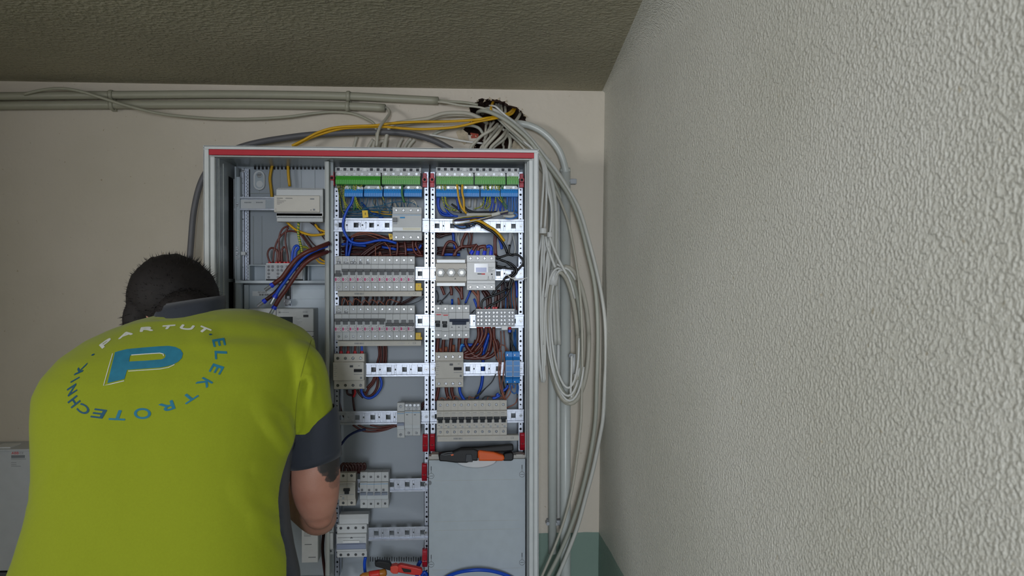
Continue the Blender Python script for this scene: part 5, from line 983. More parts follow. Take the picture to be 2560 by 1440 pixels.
wl('g', [[(1190,720),(1200,760),(1180,800)], [(1270,560),(1285,720)]], 2.07, .0014, m['wbk'], 'thin black lead along the right upright', seg=3)
wire('n', [(150,1530,1.97),(290,1440,1.965),(400,1400,1.96),(520,1382,1.955),(620,1380,1.955),(740,1395,1.96),(880,1440,1.965),(1000,1520,1.97)], 1.96, .0045, m['wblue'], 'thick blue cable arching at the bottom of the blank cover', 'cable', 'cable', seg=8)
# ---------------------------------------------------------------- cables and conduits on the walls
def cable(c, pts, Y, r, mt, label, group=None, n=12, seg=8, name='cable', cat='cable', ends=()): return wire(c, pts, Y, r, mt, label, cat, name, group, seg=seg, n=n, ends=ends)
def conduit(pts, r, label, mt, open_end=True, name='conduit'):
    P = spline(PP('p', pts, 2.12), 6); o = MB().tube(P, r, 20).build(name, mt, smooth=True); tag(o, label, 'conduit'); d = (P[-1]-P[-2]).normalized()
    if open_end: MB().tube([P[-1]-d*.001, P[-1]+d*.0004], r*.8, 16).build('dark_mouth', m['dark'], o)
    return o
conduit([(-745,246),(-120,243),(0,241),(160,239),(320,237.5),(600,236),(850,240),(980,246),(1096,252)], .0105, 'upper grey conduit under the ceiling, the longer one', m['cond'])
conduit([(-745,270),(-120,266),(0,264),(320,261.5),(600,261.5),(850,265),(963,270)], .0105, 'lower grey conduit under the ceiling, the shorter one', m['cond'])
for cx, cy, s in ((278, 238, 'upper conduit on the dark left side'), (871, 240.5, 'upper conduit near its open end'), (869, 266, 'lower conduit near its open end'), (280, 262, 'lower conduit on the dark left side')):
    p = W(cx, cy, 2.12); t = thing('conduit_clip', f'small grey clip holding the {s}', 'clip', (p.x, YW, p.z), 'conduit clips')
    mb = MB(); n_ = 20
    for k in range(2): pass
    mb.tube([(p.x, 2.12+math.sin(a)*.0122, p.z+math.cos(a)*.0122) for a in [PI*.1-PI*1.2*i/14 for i in range(15)]], .0016, 6); mb.v = [Vector(((v.x-p.x)*3.4+p.x, v.y, v.z)) for v in mb.v]; mb.build('strap', m['cond'], t, smooth=True)
    mb = MB(); mb.box((p.x-.006, 2.128, p.z-.014), (p.x+.006, YW, p.z+.014)); mb.build('base', m['cond'], t, bevel=.001)
cable('p', [(60,236,2.105),(100,226,2.10),(150,221,2.095),(200,228,2.09),(250,243,2.09),(320,265,2.09),(400,284,2.10),(480,293,2.11),(560,297.5,2.115),(640,297,2.115),(720,292,2.115),(780,284,2.12),(830,280,2.125),(880,284,2.12),(915,297,2.11),(938,315,2.10),(943,362,2.09)], 2.1, .0036, m['cond'], 'thin grey cable crossing over both conduits and sagging below them')
cable('p', [(955,268,2.12),(967,270,2.12),(974,281,2.105),(968,293,2.085),(953,312,2.06),(945,332,2.05),(942,366,2.05)], 2.1, .0037, m['cab'], 'thin beige cable bending down out of the lower conduit')
cable('u', [(640,810),(780,740),(950,650),(1150,590),(1400,568),(1650,560),(1900,530),(2200,515),(2560,510),(2900,490),(3035,468),(3150,450,2.10),(3290,415,2.11),(3350,372,2.14),(3370,340,2.18)], 2.085, .0033, m['wyel'], 'upper bright yellow cable running into the wall hole')
cable('u', [(665,815),(850,720),(1050,650),(1250,600),(1500,580),(1750,575),(2000,595),(2250,605),(2560,590),(2750,560),(2940,510),(3100,480),(3240,450,2.10),(3340,420,2.12),(3380,370,2.15),(3400,340,2.19)], 2.092, .0033, m['wyel'], 'lower bright yellow cable running into the wall hole')
cable('h', [(735,165,2.16),(715,215,2.12),(705,265,2.10)], 2.1, .0035, m['wyel'], 'short yellow cable inside the top of the wall hole')
cable('p', [(440,2150,2.12),(448,1800,2.12),(458,1400,2.12),(468,900,2.12),(472,700,2.12),(478,600,2.12),(486,520,2.12),(505,450,2.12),(540,400,2.12),(590,372,2.115),(650,355,2.105),(740,341,2.10),(803,335,2.10),(884,331,2.10),(986,331,2.10),(1047,340,2.10),(1090,354,2.10),(1130,375,2.10)], 2.11, .0080, m['cabd'], 'thick dark grey cable arching over the cabinet and down its left side', seg=8, n=16)
cable('h', [(-30,562),(60,575),(200,602),(400,640),(610,665)], 2.11, .0026, m['cabw'], 'thin white cable right of the dark grey arch')
cable('p', [(1090,254,2.12),(1112,256),(1150,263),(1190,267),(1215,273),(1250,290),(1290,320),(1330,362)], 2.1, .0030, m['cab'], 'pale cable coming out of the upper conduit past the wall hole')
cable('p', [(1092,251,2.12),(1125,254),(1160,256),(1195,262)], 2.11, .0034, m['cond'], 'grey cable half hidden behind the pale one at the upper conduit')
cable('h', [(690,212,2.13),(760,222),(840,290),(920,360),(985,405),(1040,460)], 2.09, .0026, m['cabw'], 'thin white cable looping out of the wall hole')
for k, (o1, lab) in enumerate(((0, 'left'), (26, 'right'))):
    cable('h', [(-575,830+o1),(-555,640+o1),(-515,490+o1),(-440,428+o1),(-250,395+o1),(-60,368+o1),(0,350+o1),(150,305+o1),(350,298+o1),(480,320+o1*.6),(600,375),(660,425,2.13)], 2.10+.01*k, .0052 if k == 0 else .0045, m['cab'], ['thick beige cable arching left from the wall hole, upper one', 'beige cable arching left from the wall hole, lower one'][k])
cable('h', [(-60,640),(20,560),(150,500),(300,470),(450,450),(560,480),(620,560)], 2.12, .004, m['cabg'], 'dull grey cable lying behind the yellow cables')
FX = []
GP = 'grey cables fanning from the hole into the cabinet'
for pts, Y, r in (([(790,430,2.12),(720,500),(600,570),(520,650),(465,715),(443,815)], 2.085, .0042), ([(850,455,2.13),(790,540),(720,620),(640,715),(618,815)], 2.08, .0042), ([(650,420,2.14),(645,500),(635,600),(615,715),(593,815)], 2.10, .0032), ([(900,490,2.13),(850,570),(780,640),(705,715),(683,815)], 2.085, .0042),
                  ([(700,410,2.14),(700,560),(655,715),(633,815)], 2.11, .0034), ([(890,540,2.12),(935,620),(928,715),(906,815)], 2.10, .0038), ([(930,560,2.12),(948,640),(942,715),(920,815)], 2.11, .0028), ([(830,440,2.14),(720,560),(640,660),(590,715),(568,815)], 2.10, .0036), ([(920,500,2.13),(870,610),(740,715),(718,815)], 2.10, .0036), ([(860,640,2.11),(850,680),(860,715),(838,815)], 2.12, .0028), ([(745,400,2.14),(690,480),(660,560),(620,640)], 2.12, .0034)):
    FX.append(cable('h', pts, Y, r, m['cab'], 'x', GP, seg=6))
def end_x(o): v = min(o.data.vertices, key=lambda q: q.co.z); return v.co.x+o.location.x
for i, o in enumerate(sorted(FX, key=end_x)): o['label'] = 'beige grey cable fanning from the wall hole into the cabinet, '+('leftmost' if i == 0 else 'rightmost' if i == len(FX)-1 else ORD[i]+' from left')
for pts in ([(770,190,2.17),(785,260,2.13),(790,330,2.12)], [(825,205,2.17),(835,270,2.13),(832,340,2.12)], [(875,220,2.17),(880,280,2.13),(868,340,2.12)], [(800,190,2.18),(810,260,2.15),(815,330,2.12)]): cable('h', pts, 2.15, .0038, m['cab'], 'short dusty cable visible inside the wall hole', 'dusty cables inside the wall hole', seg=5)
cable('h', [(1065,285,2.17),(1045,335,2.13),(1010,385,2.11),(960,430,2.11)], 2.12, .0042, m['cab'], 'beige cable at the right corner of the wall hole')
for i_, pts in enumerate(([(1385,930),(1410,800),(1440,700)], [(1540,930),(1580,830),(1640,730)], [(1740,930),(1760,830),(1790,730)], [(1900,930),(1950,820),(1985,740),(2010,720)], [(1980,930),(2030,820),(2080,745),(2110,725)], [(2030,930),(2080,820),(2130,755),(2150,735)], [(1630,930),(1640,830),(1660,750)], [(1700,930),(1720,770),(1800,745)])): cable('u', pts, 2.12, .0045, m['cab'], 'short beige cable stub behind the dark grey arch, '+['leftmost', 'second', 'fifth', 'sixth', 'seventh', 'rightmost', 'third', 'fourth'][i_]+' from left'.replace(' from left', '' if i_ in (0, 5) else ' from left'), 'stubs behind the dark grey arch', seg=4)
# bundle to the right of the cabinet
cable('p', [(1196,290,2.18),(1195,281,2.14),(1210,277,2.10),(1240,287,2.085),(1270,304,2.075),(1300,328,2.065),(1323,350,2.06),(1342,374,2.06),(1363,404,2.06),(1384,432,2.06),(1404,460,2.06),(1424,492,2.06),(1440,528,2.06),(1456,578,2.06),(1470,636,2.06),(1484,695,2.06),(1492,758,2.06),(1495,830,2.06),(1494,900,2.06),(1492,960,2.06),(1489,1044,2.06),(1480,1114,2.06),(1462,1200,2.06),(1438,1287,2.06),(1404,1374,2.06),(1360,1460,2.06),(1325,1520,2.07),(1290,1660,2.09),(1275,1850,2.10)], 2.06, .0052, m['cabg'], 'long grey green cable sweeping from the hole down the right side, inner one')
cable('p', [(1206,284,2.18),(1208,275,2.14),(1228,273,2.11),(1262,290,2.10),(1300,318,2.09),(1330,350,2.085),(1360,388,2.08),(1390,425,2.08),(1425,480,2.08),(1450,528,2.075),(1470,595,2.07),(1488,664,2.07),(1504,740,2.07),(1513,810,2.07),(1515,896,2.07),(1512,960,2.07),(1508,1040,2.07),(1500,1090,2.07),(1484,1168,2.07),(1465,1240,2.07),(1444,1316,2.07),(1416,1390,2.07),(1392,1446,2.07),(1372,1490,2.08),(1345,1640,2.10),(1330,1850,2.10)], 2.07, .0052, m['cabl'], 'long pale cable sweeping furthest out beside the rough wall')
cable('p', [(1240,310,2.12),(1290,350,2.12),(1340,405,2.12),(1372,455,2.12),(1390,480,2.10),(1418,548,2.075),(1435,626,2.06),(1447,706,2.055),(1454,792,2.055),(1456,896,2.055),(1454,1000,2.055),(1452,1060,2.055),(1442,1148,2.055),(1428,1234,2.055),(1400,1332,2.055),(1355,1440,2.055),(1320,1510,2.06),(1280,1640,2.09),(1262,1800,2.10)], 2.06, .0034, m['cab'], 'thinner beige cable falling inside the two long ones')
cable('h', [(760,330,2.12),(900,470),(1080,640),(1235,765),(1330,880),(1400,1000),(1470,1130),(1540,1300),(1600,1440)], 2.115, .0044, m['cabg'], 'dull cable hidden behind the right corner of the cabinet')
cable('h', [(800,340,2.12),(930,470),(1100,620),(1210,715)], 2.10, .0044, m['cab'], 'beige cable ending behind the cabinet top right corner')
cable('h', [(1000,425,2.12),(1070,430),(1180,455),(1300,512),(1420,612),(1520,745),(1575,880),(1600,985),(1602,1010)], 2.11, .0092, m['pipe'], 'thick flexible pipe bending from the hole into the white riser', n=18, seg=8, name='flexible_pipe', cat='pipe')
def pipe(x, y0, y1, r, Y, label, mt, n=24, x1=None):
    a, b = W(x, y0, Y), W(x if x1 is None else x1, y1, Y); o = MB().tube([a, a.lerp(b, .5), b], r, n).build('conduit_pipe', mt, smooth=False); tag(o, label, 'pipe')
    for p_ in o.data.polygons: p_.use_smooth = len(p_.vertices) == 4
    return o
o = pipe(1413, 420, 2210, .0142, 2.118, 'widest pale riser pipe right of the cabinet', m['pipe'], x1=1414); p = W(1413, 424, 2.118); MB().cyl((p.x, p.y, p.z-.006), .0148, .006, 'z', 24).build('collar', m['pipe'], o)
pipe(1381, 500, 1383, .0112, 2.115, 'second pale pipe, open at its lower end above the green paint', m['pipe'])
pipe(1396, 470, 1294, .0048, 2.125, 'slim white pipe between the two wider pipes', m['cabw'])
for cx, cy, lb in ((1380, 1309, 'small grey pipe clamp on the pipe ending above the green paint'), (1400, 1310, 'small grey pipe clamp below the slim white pipe'), (1432, 452, 'small pipe clip beside the widest riser pipe near its top')):
    p = W(cx, cy, 2.11); t = thing('pipe_clamp', lb, 'clamp', (p.x, YW, p.z), 'pipe clamps'); mb = MB(); mb.box((p.x-.012, 2.118, p.z-.007), (p.x+.012, YW, p.z+.007)); mb.build('base', m['blockg'], t, bevel=.002); MB().cyl((p.x-.011, 2.108, p.z), .005, .02, 'y', 12).build('lug', m['blockg'], t, bevel=.001)
# coil of thick cable hung on the riser
def coil(cx, cy, ax, ay, Y, tilt=0, a0=0, a1=360, dep=.012):
    out = []; k = int(abs(a1-a0)/10)
    for i in range(k+1):
        a = math.radians(a0+(a1-a0)*i/k); x = math.cos(a)*ax; y = math.sin(a)*ay; out.append((cx+x*math.cos(tilt)-y*math.sin(tilt), cy+x*math.sin(tilt)+y*math.cos(tilt), Y+math.cos(a*2)*dep))
    return out
for k, (cx, cy, ax, ay, Y, tl, r, mt, lb) in enumerate(((1420, 838, 52, 171, 2.075, -.03, .0060, 'cab', 'widest loop of the hanging cable coil'), (1414, 832, 40, 158, 2.06, -.05, .0058, 'cabg', 'second thick loop of the hanging cable coil'), (1408, 842, 36, 162, 2.05, -.06, .0056, 'cab', 'innermost thick loop of the hanging cable coil'))):
    P = PP('p', coil(cx, cy, ax, ay, Y, tl), Y); tag(MB().tube(P, r, 12).build('cable_coil', m[mt], smooth=True), lb, 'cable', 'loops of the hanging coil')
for k, (cx, cy, ax, ay, Y, tl) in enumerate(((1412, 822, 34, 148, 2.04, -.06), (1418, 836, 44, 166, 2.045, -.04), (1408, 830, 42, 160, 2.035, -.08))):
    P = PP('p', coil(cx, cy, ax, ay, Y, tl, 10+20*k, 330-25*k), Y); tag(MB().tube(P, .0030, 10).build('cable_coil', m['cabw'], smooth=True), ['thin white loop on the inner edge of the coil', 'thin white loop reaching lowest in the coil', 'thin white loop at the left of the coil'][k], 'cable', 'loops of the hanging coil')
p0, p1 = W(1387, 676, 2.045), W(1381, 713, 2.045); mb = MB(); mb.tube([p0, p0.lerp(p1, .5), p1], [.012, .0125, .0125], 16); tag(mb.build('cable_wrap', m['tape'], smooth=True), 'white wrap around the top left of the cable coil', 'wrap')
cable('r', [(265,520),(300,540),(320,555)], 2.03, .003, m['cabw'], 'short white cable stub at the top of the coil')
# thin white cables tied in a hank
WH = 'thin white cables of the tied hank'
for pts in ([(26,-366,2.10),(109,-294,2.07),(153,-222,2.05),(170,-150,2.04),(168,-40),(158,100),(150,262)], [(26,-366,2.10),(109,-294,2.07),(160,-222,2.05),(184,-150,2.04),(190,-60),(188,100),(178,262)], [(26,-366,2.10),(109,-294,2.07),(166,-222,2.05),(192,-150,2.04),(200,-30),(225,100),(225,220),(212,330)], [(160,310),(128,500),(112,800),(130,1150),(160,1370)], [(165,310),(150,600),(148,900),(160,1200),(172,1372)], [(175,320),(172,600),(165,900),(172,1200),(180,1360)], [(205,330),(150,560),(125,850),(140,1200),(165,1350)],
            [(215,310),(212,500),(188,750),(178,950),(182,1250)], [(212,330),(190,520),(160,800),(165,1100)], [(185,320),(205,480),(200,620),(182,760)]): cable('r', pts, 2.03+rw.uniform(-.008, .008), .0031, m['cabw'], 'thin white cable of the tied hank beside the cabinet', WH, seg=6, n=10)
for pts, lb in (([(215,325),(245,410),(290,510),(335,592)], 'loose white cable end of the hank, the longer one'), ([(198,395),(225,470),(254,545)], 'loose white cable end of the hank, the shorter one')):
    cable('r', pts, 2.01, .0034, m['cabw'], lb)
for (x, y, s) in ((165, 280, 'left'), (214, 308, 'right')):
    p = W(1300+x/2.881, 480+y/2.881, 2.03); mb = MB(); mb.cyl((p.x, p.y, p.z-.007), .0095 if s == 'left' else .007, .014, 'z', 16); o = mb.build('cable_tie', m['tape'], bevel=.002); tag(o, f'white tape band holding the white hank, {s} one', 'tape')
for x, r, lb in ((235, .005, 'pale grey cable behind the white hank, left one'), (262, .0055, 'pale grey cable behind the white hank, right one')): cable('r', [(60,-366),(150,-250),(x-40,-100),(x-5,100),(x,300),(x,560),(x+5,800),(x+20,1100)], 2.10, r, m['cabl'], lb)
cable('r', [(372,1180),(370,1300),(365,1440),(372,1480)], 2.03, .003, m['cabw'], 'white cable end hanging in front of the riser pipe')
p = W(1428.5, 890, 2.06); t = thing('cable_clip', 'round grey clip at the right edge of the riser behind the coil', 'clip', p); MB().cyl((p.x, p.y, p.z), .007, .01, 'y', 16).build('body', m['blockg'], t, bevel=.002)
cable('p', [(1434,885,2.09),(1434,935,2.09)], 2.09, .0075, m['tape'], 'short white sleeve beside the riser behind the coil', name='sleeve', cat='sleeve')
cable('p', [(1436,935,2.05),(1436,985,2.05),(1448,920,2.05)], 2.05, .0024, m['cabw'], 'short white wire end inside the coil bottom')
# ---------------------------------------------------------------- the person bending into the cabinet
SKIN = mat('skin', (196, 140, 118), 0.5, 0, 0.05, 25, 0.25, 400)
def tattoo_skin():
    m_ = bpy.data.materials.new('skin_tattooed'); m_.use_nodes = True; nt = m_.node_tree; L = nt.links.new; b = nt.nodes['Principled BSDF']; b.inputs['Roughness'].default_value = .5
    b.inputs['Subsurface Weight'].default_value = .08; b.inputs['Subsurface Radius'].default_value = (.02, .008, .004)
    ge = nt.nodes.new('ShaderNodeNewGeometry'); n = nt.nodes.new('ShaderNodeTexNoise'); n.inputs['Scale'].default_value = 70; n.inputs['Detail'].default_value = 4; L(ge.outputs['Position'], n.inputs['Vector'])
    n3 = nt.nodes.new('ShaderNodeTexNoise'); n3.inputs['Scale'].default_value = 28; L(ge.outputs['Position'], n3.inputs['Vector'])
    rp = nt.nodes.new('ShaderNodeValToRGB'); rp.color_ramp.elements[0].color = (*srgb((178, 120, 100)), 1); rp.color_ramp.elements[1].color = (*srgb((204, 152, 132)), 1); L(n3.outputs['Fac'], rp.inputs['Fac']); col = rp.outputs['Color']
    for (px, py, r, st) in ((826, 1158, .0135, 1), (812, 1164, .010, 1), (838, 1160, .0145, 1), (816, 1178, .0075, 1), (834, 1186, .007, .9), (824, 1196, .0055, 1), (832, 1194, .005, .8), (836, 1214, .008, .35)):
        c = W(px, py, 1.485); fl_ = nt.nodes.new('ShaderNodeVectorMath'); fl_.operation = 'MULTIPLY'; L(ge.outputs['Position'], fl_.inputs[0]); fl_.inputs[1].default_value = (1, .25, 1)
        v = nt.nodes.new('ShaderNodeVectorMath'); v.operation = 'DISTANCE'; L(fl_.outputs[0], v.inputs[0]); v.inputs[1].default_value = (c.x, c.y*.25, c.z)
        a = nt.nodes.new('ShaderNodeMath'); a.operation = 'MULTIPLY_ADD'; a.inputs[1].default_value = .016; L(n.outputs['Fac'], a.inputs[0]); L(v.outputs['Value'], a.inputs[2])
        mr = nt.nodes.new('ShaderNodeMapRange'); r *= 1.3; mr.inputs[1].default_value = r+.008+.0015; mr.inputs[2].default_value = r+.008-.001; mr.inputs[3].default_value = 0; mr.inputs[4].default_value = .9*st; L(a.outputs[0], mr.inputs[0])
        mx = nt.nodes.new('ShaderNodeMix'); mx.data_type = 'RGBA'; L(mr.outputs[0], mx.inputs[0]); L(col, mx.inputs[6]); mx.inputs[7].default_value = (*srgb((52, 50, 50)), 1); col = mx.outputs[2]
    L(col, b.inputs['Base Color'])
    n2 = nt.nodes.new('ShaderNodeTexNoise'); n2.inputs['Scale'].default_value = 500; L(ge.outputs['Position'], n2.inputs['Vector']); bp = nt.nodes.new('ShaderNodeBump'); bp.inputs['Strength'].default_value = .3; bp.inputs['Distance'].default_value = .0008; L(n2.outputs['Fac'], bp.inputs['Height']); L(bp.outputs['Normal'], b.inputs['Normal'])
    return m_
SK2 = tattoo_skin()
HAIR = mat('hair_dark', (24, 18, 17), 0.75, 0, 0.25, 120)
def cloth(name, rgb):
    m_ = bpy.data.materials.new(name); m_.use_nodes = True; nt = m_.node_tree; L = nt.links.new; b = nt.nodes['Principled BSDF']; b.inputs['Roughness'].default_value = .85; b.inputs['Sheen Weight'].default_value = .15; b.inputs['Specular IOR Level'].default_value = .2
    b.inputs['Base Color'].default_value = (*srgb(rgb), 1); ge = nt.nodes.new('ShaderNodeNewGeometry')
    w = nt.nodes.new('ShaderNodeTexNoise'); w.inputs['Scale'].default_value = 900; L(ge.outputs['Position'], w.inputs['Vector']); w2 = nt.nodes.new('ShaderNodeTexNoise'); w2.inputs['Scale'].default_value = 7; w2.inputs['Detail'].default_value = 2; L(ge.outputs['Position'], w2.inputs['Vector'])
    b1 = nt.nodes.new('ShaderNodeBump'); b1.inputs['Strength'].default_value = .25; b1.inputs['Distance'].default_value = .0006; L(w.outputs['Fac'], b1.inputs['Height'])
    b2 = nt.nodes.new('ShaderNodeBump'); b2.inputs['Strength'].default_value = .35; b2.inputs['Distance'].default_value = .02; L(w2.outputs['Fac'], b2.inputs['Height']); L(b1.outputs['Normal'], b2.inputs['Normal']); L(b2.outputs['Normal'], b.inputs['Normal'])
    n = nt.nodes.new('ShaderNodeTexNoise'); n.inputs['Scale'].default_value = 300; L(ge.outputs['Position'], n.inputs['Vector']); r = nt.nodes.new('ShaderNodeValToRGB'); c = srgb(rgb)
    r.color_ramp.elements[0].color = tuple(v*.93 for v in c)+(1,); r.color_ramp.elements[1].color = tuple(v*1.05 for v in c)+(1,); L(n.outputs['Fac'], r.inputs['Fac']); L(r.outputs['Color'], b.inputs['Base Color']); return m_
LIME = cloth('lime_cloth', (150, 162, 34)); CHAR = cloth('charcoal_cloth', (56, 60, 69)); TROU = cloth('trouser_cloth', (60, 64, 72))
def ell(c, ax, by, rx, ry, n=32, e=2.0):
    out = []
    for i in range(n):
        t = 2*PI*i/n; a, b = math.cos(t), math.sin(t); out.append(Vector(c)+Vector(ax)*(math.copysign(abs(a)**(2/e), a)*rx)+Vector(by)*(math.copysign(abs(b)**(2/e), b)*ry))
    return out
def limb(mb, pts, rad, n=20, asp=1.0, flare=None):   # closed tapered tube with rounded ends
    P = spline(pts, 4); R = spline([Vector((r, 0, 0)) for r in rad], 4) if len(rad) > 2 else [Vector((r, 0, 0)) for r in rad]
    rs = [v.x for v in R]; d0 = (P[0]-P[1]).normalized(); d1 = (P[-1]-P[-2]).normalized()
    P = [P[0]+d0*rs[0]*.92, P[0]+d0*rs[0]*.6]+P+[P[-1]+d1*rs[-1]*.6, P[-1]+d1*rs[-1]*.92]; rs = [rs[0]*.35, rs[0]*.78]+rs+[rs[-1]*.78, rs[-1]*.35]
    return mb.tube(P, rs, n)
def sphere(mb, c, rx, ry, rz, rot=None, n=16):
    bm = bmesh.new(); bmesh.ops.create_uvsphere(bm, u_segments=n*2, v_segments=n, radius=1); R = rot or Matrix.Identity(3)
    vs = [Vector(c)+R @ Vector((v.co.x*rx, v.co.y*ry, v.co.z*rz)) for v in bm.verts]; mb.add(vs, [[v.index for v in f.verts] for f in bm.faces]); bm.free(); return mb
def fuse(mb, name, mt, parent, voxel, smooth_it=8, fac=.5, extra=None):
    me = bpy.data.meshes.new('tmp'); me.from_pydata(mb.v, [], mb.f); o = bpy.data.objects.new('tmp', me); COL.objects.link(o)
    r = o.modifiers.new('r', 'REMESH'); r.mode = 'VOXEL'; r.voxel_size = voxel
    if smooth_it: s = o.modifiers.new('s', 'SMOOTH'); s.iterations = smooth_it; s.factor = fac
    bpy.context.view_layer.update(); dg = bpy.context.evaluated_depsgraph_get(); m2 = bpy.data.meshes.new_from_object(o.evaluated_get(dg)); bpy.data.objects.remove(o)
    m2.name = name; m2.materials.clear()
    for q in (mt if isinstance(mt, list) else [mt]): m2.materials.append(q)
    for p in m2.polygons: p.use_smooth = True
    o0 = ORG[parent.name]
    if extra: extra(m2)
    for v in m2.vertices: v.co -= o0
    o = bpy.data.objects.new(name, m2); COL.objects.link(o); o.parent = parent; ORG[o.name] = o0; return o
hipc = W(395, 1650, 1.38)
person = thing('person', 'person in a lime green printed T-shirt with charcoal cuffs, bending into the cabinet', 'person', (hipc.x, 1.36, 0))
# ---- shirt torso slices
SL = [(771.5, 505, 600, 1.60, 1.645), (775, 462, 634, 1.578, 1.66), (785, 405, 678, 1.552, 1.69), (800, 345, 712, 1.528, 1.70), (822, 283, 757, 1.502, 1.71), (850, 222, 785, 1.476, 1.71), (892, 166, 788, 1.448, 1.71), (940, 124, 780, 1.42, 1.70),
      (985, 103, 762, 1.40, 1.69), (1050, 99, 748, 1.375, 1.66), (1110, 103, 736, 1.353, 1.64), (1180, 102, 722, 1.33, 1.60), (1240, 99, 716, 1.312, 1.57), (1320, 74, 722, 1.29, 1.55), (1380, 56, 732, 1.275, 1.54), (1440, 32, 746, 1.262, 1.53), (1560, 20, 752, 1.25, 1.52), (1690, 40, 735, 1.25, 1.51)]
def torso(mb, shrink=0.0, top=0, e=2.5):
    rings = []
    for (py, xl_, xr_, yb, yf) in SL[top:]:
        ym = (yb+yf)/2; a, b = W(xl_, py, ym), W(xr_, py, ym); c = (a+b)/2; c.y = ym
        ee = e if py > 860 else 2.1
        rings.append(ell(c, (1, 0, (b.z-a.z)/(b.x-a.x)), (0, 1, 0), (b.x-a.x)/2-shrink, (yf-yb)/2-shrink, 56, ee))
    return mb.loft(rings)
mb = MB(); torso(mb)
RS = [W(716, 890, 1.55), W(742, 915, 1.545), W(755, 950, 1.54), W(763, 1000, 1.535), W(772, 1050, 1.53), W(779, 1085, 1.525)]
limb(mb, RS, [.040, .048, .050, .0485, .0485, .0485], 28)
LS = [W(205, 960, 1.56), W(172, 1010, 1.575), W(152, 1080, 1.59), W(150, 1150, 1.61), W(152, 1195, 1.63)]
limb(mb, LS, [.046, .050, .052, .050, .050], 28)
# gathers running to the right armpit
def folds(me):
    arm = W(738, 1075, 1.44); rv = random.Random(2)
    lines = [(W(738, 1090, 1.45), W(640, 960, 1.40), .006, .012), (W(736, 1110, 1.45), W(662, 1010, 1.39), .005, .010), (W(775, 870, 1.49), W(742, 1060, 1.47), .006, .008), (W(765, 960, 1.49), W(748, 1075, 1.48), .005, .007), (W(790, 930, 1.49), W(806, 1030, 1.49), .003, .007),
             (W(640, 1120, 1.345), W(716, 1210, 1.40), .004, .012), (W(600, 1190, 1.33), W(705, 1290, 1.38), .003, .013), (W(96, 1260, 1.42), W(150, 1160, 1.40), .004, .009), (W(84, 1330, 1.42), W(170, 1170, 1.36), .0035, .010), (W(330, 780, 1.56), W(520, 800, 1.55), .002, .012), (W(560, 830, 1.50), W(760, 850, 1.53), .002, .02), (W(640, 1240, 1.31), W(716, 1370, 1.38), .003, .012)]
    me.update()
    nrm = [v.normal.copy() for v in me.vertices]
    for v, n in zip(me.vertices, nrm):
        d = 0
        if v.co.y < 1.56:
            for a, b, am, wd in lines:
                ab = b-a; t = max(0, min(1, (v.co-a).dot(ab)/ab.length_squared)); q = (v.co-(a+ab*t)).length
                if q < wd*3: d -= am*1.5*math.exp(-(q/wd)**2)*(1-.75*t) - am*.9*math.exp(-((q-wd*1.7)/wd)**2)*(1-.75*t)
        v.co += n*d
    # materials: charcoal side panels
    for p in me.polygons:
        c = p.center; q = (c-CAMP); cc = CR.inverted() @ q; px = 1280+F*cc.x/(-cc.z); py = 720-F*cc.y/(-cc.z)
        edge = [(1075, 742), (1110, 733), (1140, 720), (1184, 706), (1215, 699), (1251, 695), (1300, 699), (1331, 701), (1363, 711), (1395, 716), (1440, 716), (1700, 716)]
        if py > 1085 and c.z > W(400, 1700, 1.4).z:
            for (y0, x0), (y1, x1) in zip(edge, edge[1:]):
                if y0 <= py < y1:
                    ex = x0+(x1-x0)*(py-y0)/(y1-y0)
                    # plane in the world where the seam runs
                    if px > ex and c.y < 1.62: p.material_index = 1
def folds2(me):
    folds(me); edge = [(1075, 742), (1110, 733), (1140, 720), (1184, 706), (1215, 699), (1251, 695), (1300, 699), (1331, 701), (1363, 711), (1395, 716), (1440, 716), (1700, 716)]
    use = {}
    for p in me.polygons:
        for v in p.vertices: use.setdefault(v, set()).add(p.material_index)
    for v, st in use.items():
        if len(st) == 2 and me.vertices[v].co.y < 1.56:
            co = me.vertices[v].co; cc = CR.inverted() @ (co-CAMP); px = 1280+F*cc.x/(-cc.z); py = 720-F*cc.y/(-cc.z)
            for (y0, x0), (y1, x1) in zip(edge, edge[1:]):
                if y0 <= py < y1: ex = x0+(x1-x0)*(py-y0)/(y1-y0); co.x += max(-.006, min(.006, (ex-px)*co.y/F))
shirt = fuse(mb, 'shirt', [LIME, CHAR, CHAR], person, .005, 6, .5, folds2)
shirt['label'] = 'lime green T-shirt with charcoal side panels'
# separate the charcoal side panel faces into their own part
def split_material(o, idx, name, mt, lb=None):
    bm = bmesh.new(); bm.from_mesh(o.data); bm2 = bm.copy()
    bmesh.ops.delete(bm, geom=[f for f in bm.faces if f.material_index == idx], context='FACES')
    bmesh.ops.delete(bm2, geom=[f for f in bm2.faces if f.material_index != idx], context='FACES')
    bm.to_mesh(o.data); bm.free(); me = bpy.data.meshes.new(name); bm2.to_mesh(me); bm2.free(); me.materials.append(mt)
    for p in me.polygons: p.material_index = 0; p.use_smooth = True
    c = bpy.data.objects.new(name, me); COL.objects.link(c); c.parent = o; ORG[c.name] = ORG[o.name]
    if lb: c['label'] = lb
    return c
bvh_full = BVHTree.FromPolygons([v.co+ORG[shirt.name] for v in shirt.data.vertices], [list(p.vertices) for p in shirt.data.polygons])
split_material(shirt, 1, 'side_panel', CHAR, 'charcoal panel on the right side')
